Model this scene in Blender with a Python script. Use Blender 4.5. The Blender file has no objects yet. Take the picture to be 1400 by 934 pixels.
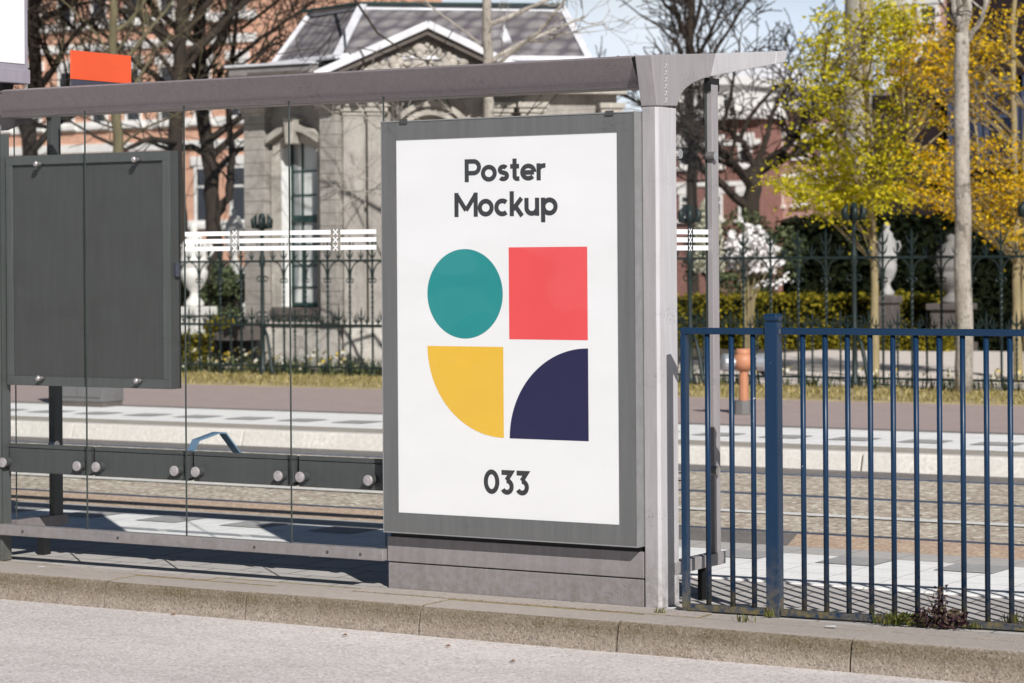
import bpy, math, random
import numpy as np
from mathutils import Vector, Matrix

# ---------------------------------------------------------------- survey of the photograph
FPX, PHI, RHO, CYP = 3474.6, math.radians(31.6406), math.radians(-0.39158), 352.94
CAM = np.array([6.0, -9.747, 1.52])
FW = np.array([-math.sin(PHI), math.cos(PHI), 0.0])
RT = np.array([math.cos(PHI), math.sin(PHI), 0.0])
UP = np.array([0.0, 0.0, 1.0])
def ray(x, y):
    u, v = x-700, y-CYP; c, s = math.cos(RHO), math.sin(RHO)
    return RT*(c*u+s*v)/FPX + FW - UP*(-s*u+c*v)/FPX
def on_y(x, y, Y): d = ray(x, y); return CAM + d*((Y-CAM[1])/d[1])
def on_x(x, y, X): d = ray(x, y); return CAM + d*((X-CAM[0])/d[0])
def on_z(x, y, Z=0.0): d = ray(x, y); return CAM + d*((Z-CAM[2])/d[2])
def at(x, y, t): return CAM + ray(x, y)*t

scene = bpy.context.scene
COL = scene.collection

# ---------------------------------------------------------------- materials
def new_mat(name):
    m = bpy.data.materials.new(name); m.use_nodes = True
    nt = m.node_tree; nt.nodes.clear()
    return m, nt, nt.nodes, nt.links
def N(nt, t, **kw):
    n = nt.nodes.new(t)
    for k, v in kw.items():
        if k.startswith('_'): setattr(n, k[1:], v)
        else: n.inputs[k.replace('__', ' ')].default_value = v
    return n
def c4(c): return (c[0], c[1], c[2], 1)
def srgb(r, g, b):
    f = lambda v: (v/255/12.92) if v/255 <= .04045 else ((v/255+.055)/1.055)**2.4
    return (f(r), f(g), f(b))
def mixc(nt, fac, a, b, blend='MIX'):
    n = nt.nodes.new('ShaderNodeMix'); n.data_type = 'RGBA'; n.blend_type = blend
    L = nt.links
    for i, v in ((0, fac), (6, a), (7, b)):
        if hasattr(v, 'links') or hasattr(v, 'is_output'): L.new(v, n.inputs[i])
        elif i == 0: n.inputs[0].default_value = v
        else: n.inputs[i].default_value = c4(v)
    return n.outputs[2]
def coords(nt, scale=(1, 1, 1)):
    tc = nt.nodes.new('ShaderNodeTexCoord'); mp = nt.nodes.new('ShaderNodeMapping')
    geo = nt.nodes.new('ShaderNodeNewGeometry')
    nt.links.new(geo.outputs['Position'], mp.inputs[0]); mp.inputs['Scale'].default_value = scale
    return mp.outputs[0], geo
def noise(nt, vec, scale, detail=4, rough=.6):
    n = N(nt, 'ShaderNodeTexNoise', Scale=scale, Detail=detail, Roughness=rough); nt.links.new(vec, n.inputs['Vector']); return n.outputs['Fac']
def ramp(nt, fac, a, b, ca=(0, 0, 0), cb=(1, 1, 1)):
    r = nt.nodes.new('ShaderNodeValToRGB'); e = r.color_ramp.elements
    e[0].position, e[1].position = a, b; e[0].color, e[1].color = c4(ca), c4(cb)
    nt.links.new(fac, r.inputs[0]); return r.outputs[0]
def finish(nt, color, rough=.7, bump=None, bstr=.3, bdist=.01, metallic=0, spec=.4):
    p = N(nt, 'ShaderNodeBsdfPrincipled', Roughness=rough, Metallic=metallic)
    p.inputs['Specular IOR Level'].default_value = spec
    if hasattr(color, 'links'): nt.links.new(color, p.inputs['Base Color'])
    else: p.inputs['Base Color'].default_value = c4(color)
    if bump is not None:
        b = N(nt, 'ShaderNodeBump', Strength=bstr, Distance=bdist); nt.links.new(bump, b.inputs['Height']); nt.links.new(b.outputs[0], p.inputs['Normal'])
    o = nt.nodes.new('ShaderNodeOutputMaterial'); nt.links.new(p.outputs[0], o.inputs[0])
    return p
def plain(name, col, rough=.6, var=.12, scale=9, stretch=(1, 1, 1), bstr=.0, metallic=0, spec=.4, fine=None):
    m, nt, nd, L = new_mat(name)
    v, g = coords(nt, stretch)
    f = noise(nt, v, scale)
    a = tuple(x*(1-var) for x in col); b = tuple(min(1, x*(1+var)) for x in col)
    c = mixc(nt, ramp(nt, f, .3, .7), a, b)
    bump = None
    if fine:
        f2 = noise(nt, v, fine, 3, .7); c = mixc(nt, ramp(nt, f2, .35, .65), tuple(x*.8 for x in col), c); bump = f2
    elif bstr: bump = f
    finish(nt, c, rough, bump, bstr or .2, .004, metallic, spec)
    return m
def painted(name, col, rough=.42, dirt=.25, streak=60):
    """powder-coated metal: fine vertical streaks, grime patches and specks"""
    m, nt, nd, L = new_mat(name)
    v, g = coords(nt, (1, 1, .06)); v2, _ = coords(nt)
    s = noise(nt, v, streak, 3, .6); d = noise(nt, v2, 5, 6, .65); sp = noise(nt, v2, 90, 2, .5)
    c = mixc(nt, ramp(nt, s, .3, .7), tuple(x*.9 for x in col), tuple(x*1.07 for x in col))
    c = mixc(nt, ramp(nt, d, .52, .78, (0, 0, 0), (dirt, dirt, dirt)), c, tuple(x*.55 for x in col))
    c = mixc(nt, ramp(nt, sp, .70, .76, (0, 0, 0), (.5, .5, .5)), c, tuple(x*.6 for x in col))
    sxp = nt.nodes.new('ShaderNodeSeparateXYZ'); L.new(v2.node.inputs[0].links[0].from_socket, sxp.inputs[0])
    low = N(nt, 'ShaderNodeMapRange'); low.inputs['From Min'].default_value = 0; low.inputs['From Max'].default_value = .32; low.inputs['To Min'].default_value = 1; low.inputs['To Max'].default_value = 0; L.new(sxp.outputs[2], low.inputs[0])
    lw = N(nt, 'ShaderNodeMath', _operation='MULTIPLY'); L.new(low.outputs[0], lw.inputs[0]); L.new(ramp(nt, noise(nt, v2, 28, 5, .7), .40, .72, (0, 0, 0), (.8,)*3), lw.inputs[1])
    c = mixc(nt, lw.outputs[0], c, (.16, .135, .10))
    v3, _ = coords(nt, (1, 1, 2.2)); sc = N(nt, 'ShaderNodeMath', _operation='MULTIPLY'); L.new(ramp(nt, noise(nt, v3, 3.1, 2, .5), .60, .70), sc.inputs[0]); L.new(ramp(nt, noise(nt, v3, 55, 5, .75), .52, .60, (0, 0, 0), (.55,)*3), sc.inputs[1])
    c = mixc(nt, sc.outputs[0], c, tuple(x*.35 for x in col))
    r = ramp(nt, d, .3, .8, (rough*.85,)*3, (min(1, rough*1.4),)*3)
    p = finish(nt, c, rough, None, 0, 0, 0, .35); L.new(r, p.inputs['Roughness'])
    return m
M = {}
M['shelter'] = painted('shelter_paint', (.245, .212, .220), .45)
M['shelter_light'] = painted('shelter_light_paint', (.325, .302, .308), .4, .15)
M['shelter_sunlit'] = painted('shelter_sunlit_paint', (.52, .50, .51), .4, .12)  # same shelter paint with sunlight put into the colour
M['shelter_less_lit'] = painted('shelter_less_lit_paint', (.35, .332, .338), .4, .2)  # same shelter paint, darker tone painted for the less lit column front
M['base'] = painted('base_paint', (.265, .245, .25), .45, .4, 25)
M['frame'] = painted('display_frame_paint', (.135, .137, .137), .35, .12, 40)
M['board'] = painted('board_paint', (.062, .064, .062), .4, .12)
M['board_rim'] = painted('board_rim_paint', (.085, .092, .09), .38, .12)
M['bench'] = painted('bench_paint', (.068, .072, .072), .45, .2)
M['blue'] = painted('railing_blue_paint', (.005, .027, .068), .38, .35)
def blue_extra():
    m = M['blue']; nt = m.node_tree; pr = [n for n in nt.nodes if n.type == 'BSDF_PRINCIPLED'][0]; src = pr.inputs['Base Color'].links[0].from_socket
    v, g = coords(nt); sx = nt.nodes.new('ShaderNodeSeparateXYZ'); nt.links.new(g.outputs['Position'], sx.inputs[0])
    mr = N(nt, 'ShaderNodeMapRange'); mr.inputs['From Min'].default_value = 0; mr.inputs['From Max'].default_value = .12; mr.inputs['To Min'].default_value = 1; mr.inputs['To Max'].default_value = 0; nt.links.new(sx.outputs[2], mr.inputs[0])
    mm = N(nt, 'ShaderNodeMath', _operation='MULTIPLY'); nt.links.new(mr.outputs[0], mm.inputs[0]); nt.links.new(ramp(nt, noise(nt, v, 26, 5, .7), .42, .6), mm.inputs[1])
    c = mixc(nt, mm.outputs[0], src, (.16, .125, .05))
    c = mixc(nt, ramp(nt, noise(nt, v, 32, 2, .5), .77, .785, (0, 0, 0), (.8,)*3), c, (.42, .40, .38))
    nt.links.new(c, pr.inputs['Base Color'])
blue_extra()
M['steel'] = plain('brushed_steel', (.55, .52, .51), .3, .15, 40, metallic=.8)
M['boltcap'] = plain('bolt_cap_grey', (.40, .37, .37), .4, .2, 60, metallic=.3)
M['villa_pane'] = plain('blue_dark_pane', (.015, .022, .05), .1)
M['black'] = plain('black_rubber', (.012, .012, .013), .6)
M['navy'] = painted('sign_navy_paint', (.06, .065, .09), .45)
M['orange'] = plain('sign_orange_paint', (.80, .105, .035), .45, .05, 3)
M['signwhite'] = plain('sign_white', (.86, .86, .86), .35, .02)
M['lilac'] = painted('sign_rim_paint', (.33, .31, .36), .4)
M['paper'] = plain('poster_paper', (.79, .79, .79), .55, .03, 1.6, (1, 1, 3))
M['ink'] = plain('ink_charcoal', srgb(50, 50, 52), .55, .05)
M['teal'] = plain('ink_teal', srgb(34, 138, 138), .5, .04, 3)
M['coral'] = plain('ink_coral', srgb(228, 82, 84), .5, .04, 3)
M['yellow'] = plain('ink_yellow', srgb(226, 182, 62), .5, .04, 3)
M['indigo'] = plain('ink_indigo', srgb(24, 24, 68), .5, .04, 3)
M['iron'] = plain('fence_green_iron', (.010, .021, .020), .5, .3, 20)
M['whitestone'] = plain('white_stone', (.78, .76, .72), .75, .12, 6, fine=30)
M['palestone'] = plain('pale_weathered_stone', (.42, .41, .39), .8, .5, 5, fine=25)
M['shaded_stone'] = plain('shaded_urn_stone', (.20, .19, .175), .8, .25, 6, fine=30)  # shade on the right-hand urn is put into this stone colour
M['deadleaf'] = plain('dead_leaf_brown', (.22, .10, .04), .8)
M['soil'] = plain('soil', (.10, .08, .055), .95, .3, 6, fine=40)
M['lead'] = plain('roof_lead', (.66, .66, .69), .5, .15, 4)
M['windowgreen'] = plain('window_green_paint', (.012, .04, .036), .4)
M['windowwhite'] = plain('window_white_paint', (.90, .89, .87), .5, .08, 5)
M['bark_dark'] = plain('dark_bark', (.042, .031, .023), .95, .4, 12, (1, 1, .3), fine=50)
M['bark_moss'] = plain('mossy_bark', (.15, .13, .075), .95, .4, 8, (1, 1, .3), fine=50)
M['bark_grey'] = plain('grey_bark', (.40, .36, .31), .9, .3, 9, (1, 1, .4), fine=45)
def pale_bark():
    m, nt, nd, L = new_mat('pale_marked_bark')
    v, g = coords(nt, (1, 1, .8)); v2, _ = coords(nt, (1, 1, .22))
    c = mixc(nt, ramp(nt, noise(nt, v2, 7, 4, .6), .35, .65), (.30, .265, .22), (.52, .475, .42))
    c = mixc(nt, ramp(nt, noise(nt, v, 26, 5, .7), .52, .66, (0, 0, 0), (.75,)*3), c, (.12, .10, .08))
    c = mixc(nt, ramp(nt, noise(nt, v, 5, 3, .6), .60, .68, (0, 0, 0), (.7,)*3), c, (.09, .075, .06))
    finish(nt, c, .9, noise(nt, v, 40, 4, .7), .8, .02); return m
M['bark_pale'] = pale_bark()
M['bark_tan'] = plain('tan_bark', (.30, .24, .13), .9, .3, 9, (1, 1, .4), fine=45)
M['hydrant'] = plain('hydrant_orange', (.50, .22, .12), .5, .12, 9)
M['alu'] = plain('cap_aluminium', (.5, .52, .54), .35, .15, 20, metallic=.6)
M['cabinet'] = painted('cabinet_grey_paint', (.16, .16, .165), .5)

def leaf_mat(name, c1, c2, c3, trans=.35):
    m, nt, nd, L = new_mat(name)
    g = nt.nodes.new('ShaderNodeNewGeometry')
    r = nt.nodes.new('ShaderNodeValToRGB'); e = r.color_ramp.elements
    e[0].position = .1; e[0].color = c4(c1); e[1].position = .9; e[1].color = c4(c3)
    k = e.new(.5); k.color = c4(c2)
    L.new(g.outputs['Random Per Island'], r.inputs[0])
    d = nt.nodes.new('ShaderNodeBsdfDiffuse'); t = nt.nodes.new('ShaderNodeBsdfTranslucent'); mx = nt.nodes.new('ShaderNodeMixShader')
    mx.inputs[0].default_value = trans
    L.new(r.outputs[0], d.inputs[0]); L.new(r.outputs[0], t.inputs[0]); L.new(d.outputs[0], mx.inputs[1]); L.new(t.outputs[0], mx.inputs[2])
    o = nt.nodes.new('ShaderNodeOutputMaterial'); L.new(mx.outputs[0], o.inputs[0])
    return m
M['leaf_lime'] = leaf_mat('lime_leaf', (.28, .28, .012), (.62, .55, .025), (.85, .74, .06), .42)
M['leaf_gold'] = leaf_mat('gold_leaf', (.28, .21, .012), (.80, .47, .02), (.90, .65, .04), .42)
M['leaf_box'] = leaf_mat('box_hedge_leaf', (.07, .075, .012), (.20, .17, .02), (.42, .34, .035), .25)
M['leaf_shaded'] = leaf_mat('shaded_evergreen_leaf', (.006, .009, .006), (.014, .019, .010), (.03, .036, .016), .2)  # shade put into the leaf colour so sunlit hedges stay near black
M['leaf_bush'] = leaf_mat('bush_leaf', (.04, .055, .03), (.10, .125, .06), (.20, .23, .12), .25)
M['leaf_weed'] = leaf_mat('weed_leaf', (.05, .07, .02), (.12, .14, .04), (.22, .20, .05), .3)
M['leaf_purple'] = leaf_mat('purple_weed_leaf', (.035, .018, .026), (.09, .05, .06), (.15, .12, .07), .25)
M['petal'] = leaf_mat('white_petal', (.90, .86, .85), (.95, .93, .92), (.96, .95, .94), .2)
M['petal_cream'] = leaf_mat('cream_blossom', (.5, .48, .36), (.72, .70, .56), (.82, .80, .68), .3)
M['daffodil'] = leaf_mat('daffodil_bloom', (.75, .55, .04), (.82, .78, .6), (.85, .84, .8), .3)
M['grassblade'] = leaf_mat('grass_blade', (.22, .19, .06), (.40, .33, .13), (.58, .48, .25), .3)

def glass_mat(name, tint=(1, 1, 1), base=.03, gain=.5):
    m, nt, nd, L = new_mat(name)
    f = N(nt, 'ShaderNodeFresnel', IOR=1.45)
    gb = nt.nodes.new('ShaderNodeNewGeometry'); ff = N(nt, 'ShaderNodeMath', _operation='SUBTRACT'); ff.inputs[0].default_value = 1; L.new(gb.outputs['Backfacing'], ff.inputs[1]); fm = N(nt, 'ShaderNodeMath', _operation='MULTIPLY'); L.new(f.outputs[0], fm.inputs[0]); L.new(ff.outputs[0], fm.inputs[1])
    mm = N(nt, 'ShaderNodeMath', _operation='MULTIPLY'); mm.inputs[1].default_value = gain; L.new(fm.outputs[0], mm.inputs[0])
    t = N(nt, 'ShaderNodeBsdfTransparent'); t.inputs[0].default_value = c4(tint)
    g = N(nt, 'ShaderNodeBsdfGlossy', Roughness=.03); g.inputs[0].default_value = (1, 1, 1, 1)
    v, _ = coords(nt); ns = noise(nt, v, 4, 6, .7)
    d = N(nt, 'ShaderNodeBsdfDiffuse'); d.inputs[0].default_value = (.7, .7, .7, 1)
    dm = ramp(nt, ns, .5, .85, (0, 0, 0), (base, base, base))
    bw = N(nt, 'ShaderNodeBump', Strength=.25, Distance=.05); L.new(noise(nt, v, 2.2, 1, .4), bw.inputs['Height']); L.new(bw.outputs[0], g.inputs['Normal'])
    mx = nt.nodes.new('ShaderNodeMixShader'); L.new(mm.outputs[0], mx.inputs[0]); L.new(t.outputs[0], mx.inputs[1]); L.new(g.outputs[0], mx.inputs[2])
    m2 = nt.nodes.new('ShaderNodeMixShader'); L.new(dm, m2.inputs[0]); L.new(mx.outputs[0], m2.inputs[1]); L.new(d.outputs[0], m2.inputs[2])
    o = nt.nodes.new('ShaderNodeOutputMaterial'); L.new(m2.outputs[0], o.inputs[0])
    return m
M['glass'] = glass_mat('shelter_glass', (.985, .99, .987), .008, .14)
M['cover'] = glass_mat('display_cover_glass', (.99, .99, .99), .006, .6)
M['glassedge'] = plain('glass_edge', (.055, .065, .06), .25, .2, 3)
def window_glass():
    m, nt, nd, L = new_mat('window_pane')
    v, _ = coords(nt, (3, 3, .4)); f = noise(nt, v, 1.3, 2, .5)
    c = mixc(nt, ramp(nt, f, .42, .55), (.20, .215, .215), (.58, .59, .57))
    finish(nt, c, .15, spec=.7); return m
M['pane'] = window_glass()
M['pane_dark'] = plain('dark_window_pane', (.02, .02, .025), .08, .3, 2, spec=.6)
M['curtain'] = plain('window_blind', (.55, .55, .52), .7, .15, 6)

def brick_mat(name, c1, c2, mortar, scale=4.0, dirt=.2):
    m, nt, nd, L = new_mat(name)
    g = nt.nodes.new('ShaderNodeNewGeometry'); sx = nt.nodes.new('ShaderNodeSeparateXYZ'); cx = nt.nodes.new('ShaderNodeCombineXYZ')
    L.new(g.outputs['Position'], sx.inputs[0])
    ad = N(nt, 'ShaderNodeMath', _operation='ADD'); L.new(sx.outputs[0], ad.inputs[0]); L.new(sx.outputs[1], ad.inputs[1])
    L.new(ad.outputs[0], cx.inputs[0]); L.new(sx.outputs[2], cx.inputs[1])
    b = N(nt, 'ShaderNodeTexBrick', Scale=scale); b.inputs['Mortar Size'].default_value = .018
    L.new(cx.outputs[0], b.inputs['Vector']); b.inputs['Color1'].default_value = c4(c1); b.inputs['Color2'].default_value = c4(c2); b.inputs['Mortar'].default_value = c4(mortar)
    v, _ = coords(nt); f = noise(nt, v, .7, 5, .65)
    c = mixc(nt, ramp(nt, f, .4, .75, (0, 0, 0), (dirt,)*3), b.outputs['Color'], tuple(x*.4 for x in c1))
    finish(nt, c, .85, b.outputs['Fac'], .2, .01); return m
M['brick_peach'] = brick_mat('peach_brick', (.72, .38, .25), (.58, .28, .175), (.75, .60, .50))
M['brick_pink'] = brick_mat('pink_brick', (.52, .30, .25), (.42, .22, .18), (.5, .4, .36))
M['brick_red'] = brick_mat('red_brick', (.30, .13, .105), (.19, .075, .06), (.28, .23, .2))
M['brick_shaded'] = brick_mat('shaded_red_brick', (.022, .009, .010), (.015, .007, .009), (.015, .012, .014))  # near-black base colour paints the villa's shadow into its brick
M['trim'] = plain('white_trim', (.80, .77, .74), .7, .12, 3)

def stone_wall(nm, joint, k=1.0):
    m, nt, nd, L = new_mat(nm)
    v, g = coords(nt); big = noise(nt, v, .9, 5, .6); med = noise(nt, v, 5, 6, .7); fine = noise(nt, v, 45, 3, .6)
    vs, _ = coords(nt, (4, 4, .35)); streak = noise(nt, vs, 1.2, 4, .6)
    c = mixc(nt, ramp(nt, big, .35, .65), tuple(x*k for x in (.29, .265, .24)), tuple(x*k for x in (.44, .405, .37)))
    c = mixc(nt, ramp(nt, med, .45, .7, (0, 0, 0), (.75,)*3), c, (.19, .17, .15))
    c = mixc(nt, ramp(nt, streak, .5, .72, (0, 0, 0), (.55,)*3), c, (.17, .15, .135))
    c = mixc(nt, ramp(nt, fine, .4, .7, (0, 0, 0), (.3,)*3), c, (.62, .57, .5))
    # block courses
    sx = nt.nodes.new('ShaderNodeSeparateXYZ'); L.new(g.outputs['Position'], sx.inputs[0])
    md = N(nt, 'ShaderNodeMath', _operation='PINGPONG'); md.inputs[1].default_value = .09; L.new(sx.outputs[2], md.inputs[0])
    j = ramp(nt, md.outputs[0], .004, .010)
    if joint: c = mixc(nt, j, (.20, .18, .16), c)
    finish(nt, c, .9, med, .5, .02); return m
M['stone'] = stone_wall('pavilion_stone', False, .9); M['stone_c'] = stone_wall('pavilion_coursed_stone', True, .95)
M['stone_b'] = stone_wall('pavilion_front_stone', False, .95)
M['stone_grey'] = plain('pavilion_grey_stone', (.27, .25, .245), .9, .25, 5, fine=30)
M['stone_plain'] = plain('pavilion_stone_trim', (.46, .42, .37), .9, .4, 4, fine=30)
M['stone_light'] = plain('pavilion_plinth_stone', (.56, .52, .47), .9, .2, 4, fine=25)
M['stone_dark'] = plain('pavilion_dark_stone', (.13, .11, .10), .9, .3, 5, fine=30)
def slate():
    m, nt, nd, L = new_mat('roof_slate')
    v, g = coords(nt, (1, 0, 1.25))
    b = N(nt, 'ShaderNodeTexVoronoi', Scale=5.0); b.inputs['Randomness'].default_value = .3; L.new(v, b.inputs['Vector'])
    v2, _ = coords(nt); f = noise(nt, v2, 2.2, 5, .65); f3 = noise(nt, v2, 14, 4, .65)
    c = mixc(nt, ramp(nt, f, .35, .65), (.13, .12, .122), (.29, .275, .28))
    c = mixc(nt, ramp(nt, f3, .5, .75, (0, 0, 0), (.6,)*3), c, (.30, .25, .20))
    c = mixc(nt, ramp(nt, b.outputs['Distance'], .28, .62, (0, 0, 0), (.85,)*3), c, (.075, .065, .08))
    finish(nt, c, .75, b.outputs['Distance'], .6, .03); return m
M['slate'] = slate()

def asphalt(name, base, warm, speck=.5, sc=60):
    m, nt, nd, L = new_mat(name)
    v, g = coords(nt)
    vo = N(nt, 'ShaderNodeTexVoronoi', Scale=sc); L.new(v, vo.inputs['Vector'])
    n1 = noise(nt, v, sc*.9, 4, .7); n2 = noise(nt, v, .8, 5, .6); n3 = noise(nt, v, 6, 5, .7)
    sepc = nt.nodes.new('ShaderNodeSeparateColor'); L.new(vo.outputs['Color'], sepc.inputs[0])
    c = mixc(nt, ramp(nt, n2, .35, .65), base, warm)
    vl, _ = coords(nt, (.35, 2.2, 1)); c = mixc(nt, ramp(nt, noise(nt, vl, 1.6, 5, .6), .42, .72, (0, 0, 0), (.4,)*3), c, tuple(x*.68 for x in base))
    c = mixc(nt, ramp(nt, n3, .4, .75, (0, 0, 0), (.35,)*3), c, tuple(x*.7 for x in base))
    c = mixc(nt, ramp(nt, sepc.outputs[0], .55, .95, (0, 0, 0), (speck,)*3), c, tuple(x*.42 for x in base))
    c = mixc(nt, ramp(nt, sepc.outputs[1], .70, .95, (0, 0, 0), (speck*.9,)*3), c, tuple(min(.9, x*1.7) for x in warm))
    c = mixc(nt, ramp(nt, n1, .42, .7, (0, 0, 0), (.35,)*3), c, tuple(x*.5 for x in base))
    finish(nt, c, .9, n1, .5, .006); return m
M['road'] = asphalt('road_asphalt', (.67, .612, .59), (.76, .70, .675), .5, 88)
M['track'] = asphalt('track_aggregate', (.52, .43, .345), (.62, .52, .42), .85, 30)
M['track_orange'] = asphalt('track_edge_aggregate', (.58, .41, .295), (.64, .47, .35), .6, 50)
M['track_grey'] = asphalt('track_grey_asphalt', (.20, .18, .17), (.25, .23, .21), .4, 60)

def kerb_mat():
    m, nt, nd, L = new_mat('kerb_stone')
    v, g = coords(nt)
    n1 = noise(nt, v, 110, 3, .75); n2 = noise(nt, v, 3.0, 5, .65); n3 = noise(nt, v, 22, 4, .7)
    vo = N(nt, 'ShaderNodeTexVoronoi', Scale=120); L.new(v, vo.inputs['Vector'])
    sepc = nt.nodes.new('ShaderNodeSeparateColor'); L.new(vo.outputs['Color'], sepc.inputs[0])
    c = mixc(nt, ramp(nt, n2, .35, .65), (.38, .31, .245), (.48, .405, .335))
    c = mixc(nt, ramp(nt, sepc.outputs[0], .6, 1, (0, 0, 0), (.6,)*3), c, (.12, .10, .085))
    c = mixc(nt, ramp(nt, sepc.outputs[1], .72, 1, (0, 0, 0), (.6,)*3), c, (.62, .55, .47))
    c = mixc(nt, ramp(nt, n3, .45, .75, (0, 0, 0), (.4,)*3), c, (.20, .17, .14))
    # moss on the upper part of the face and along the arris
    sx = nt.nodes.new('ShaderNodeSeparateXYZ'); L.new(g.outputs['Position'], sx.inputs[0])
    zz = ramp(nt, N(nt, 'ShaderNodeMath', _operation='ADD').outputs[0], 0, 1)
    ad = zz.node.inputs[0].links[0].from_node; L.new(sx.outputs[2], ad.inputs[0]); ad.inputs[1].default_value = .5
    r = zz.node.color_ramp; r.elements[0].position = .395; r.elements[0].color = (0, 0, 0, 1); r.elements[1].position = .462; r.elements[1].color = (1, 1, 1, 1)
    k = r.elements.new(.492); k.color = (.9, .9, .9, 1); k = r.elements.new(.4985); k.color = (.0, .0, .0, 1)
    mm = N(nt, 'ShaderNodeMath', _operation='MULTIPLY'); L.new(zz, mm.inputs[0]); L.new(ramp(nt, n2, .28, .6, (.35,)*3, (.95,)*3), mm.inputs[1])
    m3 = N(nt, 'ShaderNodeMath', _operation='MULTIPLY'); L.new(mm.outputs[0], m3.inputs[0]); L.new(ramp(nt, n1, .3, .62, (.35,)*3, (1, 1, 1)), m3.inputs[1])
    c = mixc(nt, m3.outputs[0], c, (.105, .076, .022))
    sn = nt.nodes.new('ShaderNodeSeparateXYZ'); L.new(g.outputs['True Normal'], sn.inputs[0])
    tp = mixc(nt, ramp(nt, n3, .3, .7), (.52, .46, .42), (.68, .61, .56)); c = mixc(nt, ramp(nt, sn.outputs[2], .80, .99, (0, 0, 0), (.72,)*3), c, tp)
    finish(nt, c, .92, n1, 1.0, .014); return m
M['kerb'] = kerb_mat()
M['moss'] = plain('joint_moss', (.27, .215, .07), .95, .6, 14, fine=60)
def paver(name, a, b, joint, bw, bh, off=.5, rot=0, wear=.3):
    m, nt, nd, L = new_mat(name)
    v, g = coords(nt)
    v.node.inputs['Rotation'].default_value = (0, 0, rot)
    br = N(nt, 'ShaderNodeTexBrick', Scale=1.0); br.offset = off
    br.inputs['Mortar Size'].default_value = .005; br.inputs['Brick Width'].default_value = bw; br.inputs['Row Height'].default_value = bh
    L.new(v, br.inputs['Vector'])
    br.inputs['Color1'].default_value = c4(a); br.inputs['Color2'].default_value = c4(b); br.inputs['Mortar'].default_value = c4(joint)
    v2, _ = coords(nt); n = noise(nt, v2, 5, 6, .7); n2 = noise(nt, v2, 80, 3, .6)
    c = mixc(nt, ramp(nt, n, .45, .75, (0, 0, 0), (wear,)*3), br.outputs['Color'], tuple(x*.5 for x in a))
    c = mixc(nt, ramp(nt, n2, .4, .7, (0, 0, 0), (.25,)*3), c, tuple(x*.6 for x in a))
    finish(nt, c, .85, br.outputs['Fac'], .4, .006).inputs['Normal'].links[0].from_node.invert = True
    return m
M['pav_grey'] = paver('grey_pavers', (.56, .52, .49), (.48, .45, .42), (.12, .11, .10), .3, .3, .5)
M['pav_white'] = paver('white_tiles', (.93, .92, .90), (.91, .90, .88), (.60, .58, .55), .3, .3, 0, 0, .28)
M['pav_dark'] = plain('dark_tiles', (.42, .405, .40), .85, .15, 6, fine=50)
M['pav_rib'] = paver('ribbed_tiles', (.60, .57, .54), (.54, .51, .48), (.30, .28, .26), .3, .035, 0)
M['path_brick'] = paver('path_brick', (.47, .375, .35), (.42, .33, .31), (.36, .29, .27), .2, .06, .5, 0, .2)
M['conc'] = plain('pale_concrete', (.74, .70, .64), .85, .12, 2, fine=30)
M['conc_top'] = plain('concrete_edging', (.42, .38, .33), .9, .25, 3, fine=30)
M['rail'] = plain('tram_rail_steel', (.10, .135, .22), .3, .2, 9, metallic=.5)  # blue base colour stands for sky reflected in the steel
M['marking'] = plain('white_road_marking', (.82, .80, .76), .8, .08, 9, fine=60)
M['verge'] = plain('dry_verge', (.44, .36, .19), .95, .35, 3, fine=30)
M['sand'] = plain('pale_gravel', (.78, .70, .63), .9, .1, 3, fine=40)
M['ground'] = plain('ground_soil', (.16, .14, .09), .95, .3, .5, fine=12)

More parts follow.
